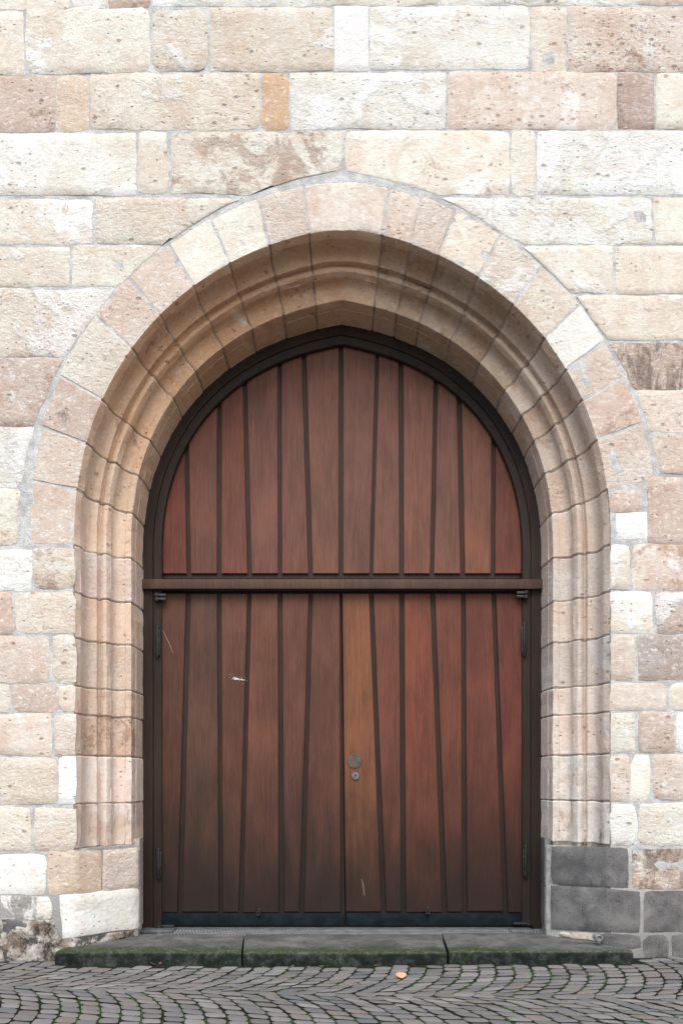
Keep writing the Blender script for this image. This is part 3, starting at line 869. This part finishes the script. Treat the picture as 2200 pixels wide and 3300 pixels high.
def wcol(rgb, k=.76, ds=.07):
    c = lin(rgb); g = (c[0]+c[1]+c[2])/3
    return [(v+(g-v)*ds)*k for v in c]

YT, YTB = .715, .735
# tympanum: fixed upper panel
op = []
zb = un(0, 1866, YTB).z
path = [(-1, k/24.0) for k in range(25)]+[(1, 1-k/24.0) for k in range(1, 25)]
pts = [arch_pt(s, f, .46, 0) for s, f in path]
out = [(pts[0].x, zb)]+[(p.x, p.z) for p in pts]+[(pts[-1].x, zb)]
out = out[::-1]
tym = plank(out, YTB, .03, 'upper_panel', door, wcol((66, 45, 36)), M_WOOD)
bx = [(518, 602), (616, 699), (714, 797), (811, 895.5), (909, 993), (1008, 1091), (1106, 1190), (1202, 1286), (1301, 1384), (1398, 1482), (1498, 1580), (1594, 1677)]
gb = [(435, 430), (503, 503), (573, 562), (644, 642.5), (713, 698), (783, 783), (853, 866.5), (922, 920.5), (994, 1003), (1064.5, 1057), (1133, 1135)]
ybot, yref = 1848.0, 1300.0
# slope of every groove: the offset was read at the groove's own top
gtop = [1455, 1305, 1240, 1170, 1165, 1140, 1160, 1180, 1245, 1310, 1450]
tcol = [(120, 66, 50), (116, 74, 58), (122, 72, 55), (118, 76, 62), (117, 75, 60), (120, 80, 62), (116, 78, 64), (118, 78, 62), (128, 82, 63), (120, 80, 64), (128, 82, 62), (120, 66, 48)]
for i in range(12):
    def edge(g, x0):
        """line x(py) of the edge beside groove g"""
        if g < 0 or g > 10: return lambda y: x0
        k = (gb[g][1]-gb[g][0])*1.403/(gtop[g]-ybot)
        return lambda y: x0+k*(y-ybot)
    L = edge(i-1, bx[i][0]); Rt = edge(i, bx[i][1])
    zbot = un(0, ybot, YT).z
    def pt_on(fn, z):
        py = HY-(z-H)*F/(D+YT)
        return (fn(py)-CX)/F*(D+YT)
    def ztop(fn):
        z = ZS+.5
        for _ in range(30): z = inner_top(pt_on(fn, z))
        return z
    if i == 0:
        x_r = pt_on(Rt, zbot); zr = ztop(Rt)
        o = [(pt_on(L, zbot), zbot), (x_r, zbot), (pt_on(Rt, zr), zr)]
        xs0 = pt_on(Rt, zr); ztl = None
    elif i == 11:
        zl = ztop(L); o = None
    if i == 0 or i == 11:
        xin = XC+(-1 if i == 0 else 1)*(HW-U_IN)
        fn = Rt if i == 0 else L
        zt = ztop(fn); xt = pt_on(fn, zt)
        arc = []
        s = -1 if i == 0 else 1
        k = 0.0
        while k < 1:
            p = arch_pt(s, k, U_IN, 0)
            if abs(p.x-XC) <= abs(xt-XC): break
            arc.append((p.x, p.z)); k += 1/40.0
        if i == 0: o = [(xin, zbot), (pt_on(fn, zbot), zbot), (xt, zt)]+arc[::-1]
        else: o = [(pt_on(fn, zbot), zbot), (xin, zbot)]+arc+[(xt, zt)]
    else:
        zl, zr = ztop(L), ztop(Rt); xl, xr = pt_on(L, zl), pt_on(Rt, zr)
        o = [(pt_on(L, zbot), zbot), (pt_on(Rt, zbot), zbot), (xr, zr)]
        xsamp = [xr+(xl-xr)*q/6 for q in range(1, 6)]
        if xl < XC < xr: xsamp = sorted(xsamp+[XC], reverse=True)
        o += [(x, inner_top(x)) for x in xsamp]+[(xl, zl)]
    plank(o, YT, .03, 'board', tym, wcol(tcol[i]))

# transom
m = MB()
a = un(460, 1866, .615); b = un(1737, 1897, .615)
m.box((XC-(HW-.327), .615, b.z), (XC+(HW-.327), .72, a.z), 0, .004)
m.build('transom', [M_FRAME], door, color=[.072, .044, .030])

# leaves
Yt, Ybm = 1913.0, 2938.0
top_e = [(518, 599), (615, 699), (714, 797), (811, 895), (910, 994), (1008, 1093.5), (1104, 1188), (1203, 1286), (1302, 1385), (1401, 1485), (1499, 1583), (1597, 1681)]
bot_e = [(523, 571), (588, 705), (719, 768), (783, 898), (916, 963), (980, 1097), (1114, 1228), (1245, 1291), (1308, 1424), (1441, 1488), (1505, 1620), (1637, 1684)]
lcol = [(92, 58, 44), (92, 63, 50), (104, 66, 50), (112, 70, 52), (106, 66, 52), (104, 66, 50), (130, 82, 54), (116, 68, 50), (124, 68, 48), (112, 64, 46), (114, 63, 47), (110, 58, 44)]
def leaf(x0, x1, b0, b1, ids, nm_label):
    za = un(0, 1912, YBK).z; zc = un(0, 2986, YBK).z
    P = lambda px, py, y: (un(px, py, y).x, un(px, py, y).z)
    o = [(P(b0, 2986, YBK)[0], zc), (P(b1, 2986, YBK)[0], zc), (P(x1, 1912, YBK)[0], za), (P(x0, 1912, YBK)[0], za)]
    lf = plank(o, YBK, .045, 'door_leaf', door, wcol((60, 42, 34)), M_WOOD, label=nm_label)
    for i in ids:
        t, b = top_e[i], bot_e[i]
        dy = rnd.uniform(-2, 3)
        o = [P(b[0], Ybm+dy, YB), P(b[1], Ybm+dy, YB), P(t[1], Yt, YB), P(t[0], Yt, YB)]
        plank(o, YB, .03, 'board', lf, wcol(lcol[i], .78))
    # kick plate
    m = MB(); q0 = P(b0+2, 2940, .692); q1 = P(b1-2, 2983, .692)
    m.box((q0[0], .697, q1[1]), (q1[0], .73, un(0, 2943, .692).z), 0, .002)
    m.build('kick_plate', [M_KICK], lf)
    return lf
Lf = leaf(517, 1098, 521, 1113, range(0, 6), 'left door leaf of dull brown boards')
Rf = leaf(1100, 1683, 1115, 1686, range(6, 12), 'right door leaf of redder boards with the lock')

def hinge(px, p0, p1, parent):
    m = MB(); a = un(px, p1, YF-.012); b = un(px, p0, YF-.012); mid = (a.z+b.z)/2
    r = .0135; l = b.z-a.z
    m.lathe(a, (0, 0, 1), [(r*.6, -.006), (r, .004), (r, l*.495), (r*.8, l*.497), (r*.8, l*.503), (r, l*.505), (r, l-.006), (r*1.15, l-.004), (r*1.15, l+.006), (r*.5, l+.014)], 14)
    m.box((a.x-.02, YF-.006, a.z+.015), (a.x+.02, YF+.014, b.z-.015), 0, .002)
    return m.build('hinge', [M_IRON], parent)
hinge(508, 2022, 2116, Lf); hinge(511, 2738, 2832, Lf); hinge(1689, 2012, 2112, Rf); hinge(1692, 2730, 2826, Rf)
def pivot(px, py, s, parent):
    m = MB(); c = un(px, py, YF-.02)
    m.lathe((c.x, c.y, c.z-.035), (0, 0, 1), [(.012, 0), (.018, .004), (.018, .030), (.013, .034), (.013, .038), (.02, .042), (.02, .062), (.01, .068)], 14)
    for dz in (-.026, .004):
        x0, x1 = sorted((c.x, c.x+s*.075)); m.box((x0, c.y-.011, c.z+dz), (x1, c.y+.012, c.z+dz+.02), 0, .005)
    return m.build('pivot_hinge', [M_IRON], parent)
pivot(505, 1924, 1, Lf); pivot(1694, 1916, -1, Rf)
def footpivot(px, py, s, parent):
    m = MB(); c = un(px, py, YF-.02)
    m.box((c.x-.075, c.y-.014, c.z-.008), (c.x+.075, c.y+.03, c.z+.008), 0, .005)
    m.lathe((c.x-s*.05, c.y, c.z), (0, 0, 1), [(.018, -.012), (.018, .018), (.012, .022)], 12)
    return m.build('foot_pivot', [M_IRON], parent)
footpivot(532, 2984, 1, Lf); footpivot(1684, 2976, -1, Rf)
def lug(px, py, parent):
    m = MB(); c = un(px, py, .68); r = .017; o_ = .084
    for (a0, b0, a1, b1) in ((-r, -r, r, -r+.008), (-r, r-.008, r, r), (-r, -r+.008, -r+.008, r-.008), (r-.008, -r+.008, r, r-.008)):
        m.box((c.x+a0, .664, c.z+b0), (c.x+a1, .700, c.z+b1), 0, .001)
    m.box((c.x-r, .686, c.z-r), (c.x+r, .6985, c.z+r))
    m.box((c.x-.008, .676, c.z+r), (c.x+.008, .6975, c.z+r+.02), 0, .002)
    return m.build('lug', [M_IRON], parent)
lug(834, 2943, Lf); lug(1377, 2938, Rf)
m = MB(); a = un(505, 2990, .73); b = un(1700, 1900, .73)
m.box((a.x, .758, a.z), (b.x, .79, b.z)); m.build('gap_shade_board', [M_FRAME], door, color=[.012, .009, .007])  # added backing, near-black colour stands for the shade in the door gaps
# round cover plate and lock rose
m = MB(); c = un(1142, 2452, YB); rr = 24.5/F*(D+YB)
m.lathe((c.x, YB+.002, c.z), (0, -1, 0), [(rr, 0), (rr, .005), (rr*.965, .0075), (rr*.5, .0085)], 40)
for an in (90, 212, -18):
    x = c.x+cos(radians(an))*rr*.72; z = c.z+sin(radians(an))*rr*.72
    m.lathe((x, YB-.006, z), (0, -1, 0), [(.0042, 0), (.0042, .0035), (.002, .0042)], 8, 1)
m.build('cover_plate', [M_BRONZE, M_IRON], Rf)
m = MB(); c = un(1145, 2501, YB); rr = 12.8/F*(D+YB)
m.lathe((c.x, YB+.002, c.z), (0, -1, 0), [(rr, 0), (rr, .008), (rr*.86, .014), (rr*.5, .015)], 32)
m.lathe((c.x, YB-.013, c.z+rr*.25), (0, -1, 0), [(.0085, 0), (.0085, .004), (.006, .005)], 16, 1)
m.box((c.x-.003, YB-.0165, c.z-rr*.42), (c.x+.003, YB-.012, c.z+.004), 1)
m.build('lock_rose', [M_STEEL, M_IRON], Rf)
# white paint splash, scratches
m = MB()
for k in range(40):
    big_ = k < 16
    gx = rnd.gauss(2, 8) if big_ else rnd.gauss(0, 17); gy = rnd.gauss(0, 1.3 if big_ else 6)+gx*.16
    w = rnd.uniform(3, 8) if big_ else rnd.uniform(.4, 1.3); h = rnd.uniform(.7, 1.7) if big_ else rnd.uniform(.4, 1.1)
    c = un(763+gx, 2187+gy, YB)
    n = 7; v = []
    for yo, kk in ((.001, 1.0), (-.0012, .75)):
        for q in range(n):
            an = 2*pi*q/n; jr_ = rnd.uniform(.7, 1.2)
            v.append((c.x+cos(an)*w*kk*jr_/410, YB+yo-k*.00003, c.z+sin(an)*h*kk*jr_/410))
    m.add(v, [tuple(range(n, 2*n))]+[(q, (q+1) % n, n+(q+1) % n, n+q) for q in range(n)])
m.build('paint_splash', [M_PAINT], Lf, smooth=0)
def scratch(pts, w, parent, nm='scratch'):
    m = MB(); v = []
    for i, (px, py) in enumerate(pts):
        c = un(px, py, YB); ww = w*(.35+.65*sin(pi*(i+.5)/len(pts)))/410
        v += [(c.x-ww, YB+.0005, c.z), (c.x, YB-.0011, c.z), (c.x+ww, YB+.0005, c.z)]
    f = []
    for i in range(len(pts)-1):
        for k in range(2): f.append((3*i+k, 3*i+k+1, 3*i+4+k, 3*i+3+k))
    m.add(v, f); return m.build(nm, [M_PALE], parent, smooth=0)
scratch([(522, 2024), (530, 2042), (539, 2060), (548, 2078), (554, 2094), (558, 2104)], 1.3, Lf)
scratch([(1165, 2832), (1169, 2850), (1172, 2870), (1174, 2886)], 1.3, Rf)

# ------------------------------------------------------------------ threshold and doorstep
thr = thing('metal_threshold', 'worn grey metal threshold strip with raised tread under the closed door', 'threshold', (0, .45, .12))
p0 = un(0, 3024, .38); p1 = un(0, 2987, .70)
xl, xr = un(505, 0, .5).x, un(1792, 0, .5).x
m = MB()
m.add([(xl, .36, p0.z-.03), (xr, .36, p0.z-.03), (xl, .36, p0.z), (xr, .36, p0.z), (xl, .372, p0.z+.004), (xr, .372, p0.z+.004), (xl, .80, p1.z+.002), (xr, .80, p1.z+.002), (xl, .80, p0.z-.03), (xr, .80, p0.z-.03)],
      [(0, 1, 3, 2), (2, 3, 5, 4), (4, 5, 7, 6), (0, 2, 4, 6, 8), (1, 9, 7, 5, 3), (6, 7, 9, 8), (0, 8, 9, 1)])
m.build('plate', [M_GRATE], thr, smooth=0)
m = MB(); nrib = 118
for k in range(nrib):
    x = xl+.12+(xr-xl-.2)*k/nrib
    for r in range(5):
        ya = .395+r*.050; yb_ = ya+.037; w = .0035
        za = p0.z+.004+(p1.z-p0.z-.002)*(ya-.372)/(.80-.372); zb2 = p0.z+.004+(p1.z-p0.z-.002)*(yb_-.372)/(.80-.372)
        sx = .012*(1 if (r % 2) else -1)
        m.add([(x-w, ya, za), (x+w, ya, za), (x+sx+w, yb_, zb2), (x+sx-w, yb_, zb2), (x-w*.5, ya+.004, za+.004), (x+w*.5, ya+.004, za+.004), (x+sx+w*.5, yb_-.004, zb2+.004), (x+sx-w*.5, yb_-.004, zb2+.004)],
              [(4, 5, 6, 7), (0, 1, 5, 4), (1, 2, 6, 5), (2, 3, 7, 6), (3, 0, 4, 7)])
m.build('tread_ribs', [M_RIB], thr, smooth=0, kind='stuff')
for (a, b) in ((448, 556), (1648, 1722)):
    q0, q1 = un(a, 0, .5).x, un(b, 0, .5).x
    m = MB(); m.box((q0, .52, p0.z+.016), (q1, .65, p0.z+.036), 0, .004)
    m.build('end_plate', [M_GRATE], thr)

step = thing('doorstep', 'low mossy basalt doorstep of three blocks running in front of the door', 'doorstep', (0, 0, .05))
YSF = -.17
def step_block(xa, xb, ztf, zb_, xback0, xback1):
    nx = 22; verts = []; faces = []
    prof = [(YSF-.002, zb_), (YSF, ztf-.028), (YSF+.004, ztf-.012), (YSF+.014, ztf-.003), (YSF+.03, ztf), (.0, ztf+.004), (.2, ztf+.010), (.40, ztf+.014), (.46, ztf+.010), (.47, zb_)]
    n = len(prof); sd_ = rnd.uniform(0, 50)
    for i in range(nx+1):
        a = i/nx
        for k, (y, z) in enumerate(prof):
            bk = max(0, (y-YSF)/(.47-YSF))
            x0 = xa+(xback0-xa)*bk; x1 = xb+(xback1-xb)*bk
            x = x0+(x1-x0)*a
            e = .010 if (i in (0, nx) and 1 <= k <= 6) else 0
            dz = noise.noise(Vector((x*6+sd_, y*6, k)))*.003 if 1 <= k <= 7 else 0
            dy = noise.noise(Vector((x*9+sd_, z*20, 3)))*.003 if k <= 3 else 0
            verts.append((x+(.004 if i == 0 else -.004 if i == nx else 0), y+dy+e*.6, z+dz-e*.6))
    for i in range(nx):
        for k in range(n-1): faces.append((i*n+k, i*n+k+1, (i+1)*n+k+1, (i+1)*n+k))
    faces.append(list(range(n))); faces.append([nx*n+k for k in range(n)])
    return mk('step_block', verts, faces, M_STEP, step, smooth=40)
q = lambda px: un(px, 0, YSF).x
step_block(q(175), q(779), .107, -.10, q(175)+.02, -.750)
step_block(q(781.5), q(1441), .104, -.10, -.747, .766)
step_block(q(1445), q(2042), .113, -.10, .769, q(2042)-.03)

# ------------------------------------------------------------------ ground and setts
def gz(x, y): return .011*max(0, x)+.004*noise.noise(Vector((x*.9, y*.9, 0)))
m = MB()
m.add([(-150, -150, -.06), (150, -150, -.06), (150, 150, -.06), (-150, 150, -.06)], [(0, 1, 2, 3)])
m.build('ground', [M_GROUND], None, smooth=0, kind='structure')
v, f = [], []
NX, NY = 60, 28
X0, X1, Y0, Y1 = -4.6, 4.6, -3.4, .3
for j in range(NY+1):
    for i in range(NX+1):
        x = X0+(X1-X0)*i/NX; y = Y0+(Y1-Y0)*j/NY
        v.append((x, y, gz(x, y)+.0045))
for j in range(NY):
    for i in range(NX): a = j*(NX+1)+i; f.append((a, a+1, a+NX+2, a+NX+1))
pave = mk('pavement', v, f, M_SOIL, None, smooth=0, kind='structure')

HB, RA, PITCH = .86, 1.36, .117
SK = .085
def arc_p(dq): return sqrt(max(0, RA*RA-dq*dq))-RA
def ground_pt(p0, q, qm):
    x = p0+arc_p(q-qm); return x, q-SK*x
cells = []
A0 = math.asin(HB/RA); LB = 2*A0*RA; NB = 18; DS = LB/NB
def line_pt(p0, sarc, shift):
    """point of the wavy course line p0 at arc length sarc from the first valley"""
    m_ = math.floor(sarc/LB); a = -A0+(sarc-m_*LB)/RA
    a2 = a+shift*sin(a)*PITCH/RA
    qm = crowns[0]-HB*4+2*HB*m_
    return ground_pt(p0, qm+RA*sin(a2), qm)
crowns = [-.10]
for i in range(-52, 56):
    p0 = i*PITCH
    off = (i % 2)*.5
    cuts = [(k+off+rnd.uniform(-.13, .13))*DS for k in range(-1, NB*3+2)]
    wl_, wr_ = [rnd.uniform(-.005, .005) for _ in cuts], [rnd.uniform(-.005, .005) for _ in cuts]
    for k in range(len(cuts)-1):
        c4 = []
        for (pp, ci, sh, ww) in ((p0, k, 0, wl_[k]), (p0+PITCH, k, -.38, wr_[k]), (p0+PITCH, k+1, -.38, wr_[k+1]), (p0, k+1, 0, wl_[k+1])):
            x, y = line_pt(pp, cuts[ci], sh)
            c4.append(Vector((x+ww, y+rnd.uniform(-.004, .004))))
        c = (c4[0]+c4[1]+c4[2]+c4[3])/4
        if not (X0+.1 < c.x < X1-.1 and Y0+.1 < c.y < Y1): continue
        front = YSF-.035 if q(170) < c.x < q(2046) else -.012
        if c.y > front-.012: continue
        for w in c4: w.y = min(w.y, front+.020)
        if abs((c4[2]-c4[0]).cross(c4[3]-c4[1]))/2 < .0028: continue
        cells.append((c, c4))
def sett(c, c4):
    gap = rnd.uniform(.0028, .0052)
    out8 = []
    P4 = []
    for w in c4:
        d = (c-w); P4.append(w+Vector((math.copysign(gap, d.x), math.copysign(gap*1.25, d.y))))
    for k in range(4):
        w = P4[k]; a = P4[k-1]; b = P4[(k+1) % 4]
        r = rnd.uniform(.10, .2)
        out8.append(w+(a-w)*r); out8.append(w+(b-w)*r)
    tx, ty = rnd.uniform(-.04, .04), rnd.uniform(-.04, .04); dz = rnd.uniform(-.001, .004)
    v = []
    for kk, z in ((1.0, -.03), (.99, .0062), (.965, .0098), (.82, .0125)):
        for w in out8:
            x = c.x+(w.x-c.x)*kk; y = c.y+(w.y-c.y)*kk
            v.append((x, y, gz(x, y)+z+(dz+(x-c.x)*tx+(y-c.y)*ty if z > -.01 else 0)))
    f = []
    for r in range(3):
        for k in range(8): f.append((r*8+k, r*8+(k+1) % 8, (r+1)*8+(k+1) % 8, (r+1)*8+k))
    f.append([24+k for k in range(8)])
    return v, f, [1]*16+[0]*9
def seen_size(c, c4):
    d = D+c.y; px = CX+c.x*F/d; py = HY+H*F/d
    if -20 < px < 2220 and py < 3312:
        return abs((c4[2]-c4[0]).cross(c4[3]-c4[1]))/2*F*F*H/d**3
    return 0
cells.sort(key=lambda t: -seen_size(*t))
for c, c4 in cells[:296]:
    v, f, mi_ = sett(c, c4); mk('cobble', v, f, [M_COBBLE, M_SOIL], pave, mi=mi_, smooth=45)
m = MB()
for c, c4 in cells[296:]:
    v, f, mi_ = sett(c, c4); m.add(v, f); m.m[-25:] = mi_
m.build('cobbles', [M_COBBLE, M_SOIL], pave, smooth=45, kind='stuff')

# moss cushions in the joints: many tiny tufts
m = MB(); cnt = 0
for c, c4 in cells:
    if c.y < -2.2 or abs(c.x) > 3.0: continue
    e = rnd.choice((0, 1, 3, 1, 3)); a, b = c4[e], c4[(e+1) % 4]
    dens = noise.noise(Vector((c.x*1.1+4, c.y*1.6, 2.2)))
    if dens < -.06: continue
    for k in range(int(7+max(0, dens)*34)):
        w = a+(b-a)*rnd.random()
        w = w+Vector((rnd.gauss(0, .004), rnd.gauss(0, .004)))
        z = gz(w.x, w.y)+.002; r = rnd.uniform(.005, .011); h = rnd.uniform(.007, .016)
        an = rnd.uniform(0, 6.28)
        v = [(w.x+cos(an+q_*2.094)*r, w.y+sin(an+q_*2.094)*r, z) for q_ in range(3)]+[(w.x+rnd.gauss(0, .002), w.y+rnd.gauss(0, .002), z+h)]
        m.add(v, [(0, 1, 3), (1, 2, 3), (2, 0, 3)]); cnt += 1
mo = m.build('moss', [M_MOSS], None, smooth=0, kind='stuff')
tag(mo, 'green moss growing in the joints between the cobbles', 'moss')

# ------------------------------------------------------------------ fallen leaves and weeds
def gpt(px, py):
    d = H*F/(py-HY); x = (px-CX)/F*d; y = d-D
    return Vector((x, y, gz(x, y)))
def dead_leaf(loc, L, W, rot, mat, label, curl=.25, tilt=0.0, name='fallen_leaf'):
    n = 9; v = []; f = []
    for i in range(n):
        a = i/(n-1); w = W*.5*(sin(pi*min(1, .04+a*.94))**.75)*(1+.12*sin(a*23))
        x = (a-.5)*L
        z = curl*L*(a-.5)**2
        for s in (-1, -.5, 0, .5, 1): v.append(Vector((x, s*w, z+abs(s)*w*.28)))
    for i in range(n-1):
        for k in range(4): f.append((i*5+k, i*5+k+1, i*5+6+k, i*5+5+k))
    top = len(v)
    v2 = [p+Vector((0, 0, -.0012)) for p in v]
    f2 = [tuple(reversed([i+top for i in q_])) for q_ in f]
    v += v2; f += f2
    st = len(v)                                             # stalk
    for i in range(4):
        a = i/3
        for q_ in range(3):
            an = q_*2.094; v.append(Vector((L*.5+a*L*.28, cos(an)*.0012, curl*L*.25+a*.004+sin(an)*.0012)))
    for i in range(3):
        for q_ in range(3): f.append((st+i*3+q_, st+i*3+(q_+1) % 3, st+(i+1)*3+(q_+1) % 3, st+(i+1)*3+q_))
    from mathutils import Matrix
    M = Matrix.Translation(loc) @ Matrix.Rotation(rot, 4, 'Z') @ Matrix.Rotation(tilt, 4, 'Y')
    o = mk(name, [M @ p for p in v], f, mat, None, smooth=60)
    tag(o, label, 'leaf', 'fallen leaves by the doorstep')
    return o
dead_leaf(gpt(1292, 3164)+Vector((0, .02, .031)), .066, .070, pi/2+.15, M_LEAF, 'large pale orange fallen leaf lying on the cobbles', .15, -.36)
dead_leaf(gpt(1212, 3122)+Vector((0, 0, .02)), .04, .02, .2, M_LEAF2, 'small dark red leaf on the cobbles against the middle step block')
dead_leaf(gpt(1330, 3122)+Vector((0, 0, .02)), .032, .022, 1.0, M_LEAF2, 'small curled brown leaf against the step, just behind the large orange leaf', .8, .4)
dead_leaf(gpt(1033, 3124)+Vector((0, 0, .022)), .032, .024, .7, M_LEAF3, 'small yellow leaf among the weeds below the middle step block', .7, .3)
dead_leaf(gpt(1060, 3122)+Vector((0, 0, .02)), .024, .014, 2.2, M_LEAF2, 'tiny reddish leaf just right of the yellow one under the step', .7, .5)
dead_leaf(gpt(490, 3119)+Vector((0, 0, .030)), .030, .022, .5, M_LEAF, 'small orange leaf leaning on the mossy left step block, left of a pair', .5, .6)
dead_leaf(gpt(517, 3119)+Vector((0, 0, .028)), .022, .020, 2.0, M_LEAF, 'smaller orange leaf leaning on the mossy left step block, right of a pair', .6, .8)
def weed(loc, n, size, label):
    t = thing('weed', label, 'weed', loc, 'weeds along the foot of the doorstep')
    for k in range(n):
        an = 2*pi*k/n+rnd.uniform(-.4, .4); L = size*rnd.uniform(.7, 1.2); el = rnd.uniform(.5, 1.2)
        dirv = Vector((cos(an)*cos(el), sin(an)*cos(el)*.6, sin(el))); sidev = Vector((-sin(an), cos(an), 0))
        v = []; f = []
        for i in range(5):
            a = i/4; w = L*.28*sin(pi*(.06+.9*a))
            p = Vector(loc)+dirv*L*a+Vector((0, 0, -.35*L*a*a))
            v += [p-sidev*w, p+Vector((0, 0, -.15*w)), p+sidev*w]
        for i in range(4):
            for q_ in range(2): f.append((i*3+q_, i*3+q_+1, i*3+4+q_, i*3+3+q_))
        mk('leaf', v, f, M_WEED, t, smooth=60)
weed(gpt(854, 3121), 6, .035, 'leftmost of the little weeds rooted under the middle step block')
weed(gpt(935, 3121), 8, .050, 'largest leafy green weed at the foot of the middle step block')
weed(gpt(994, 3121), 5, .032, 'sparse weed between the largest weed and the yellow leaf')
weed(gpt(1040, 3126), 5, .026, 'low weed growing beside the small yellow leaf')
weed(gpt(1245, 3138), 6, .030, 'small weed in a cobble joint just left of the large orange leaf')
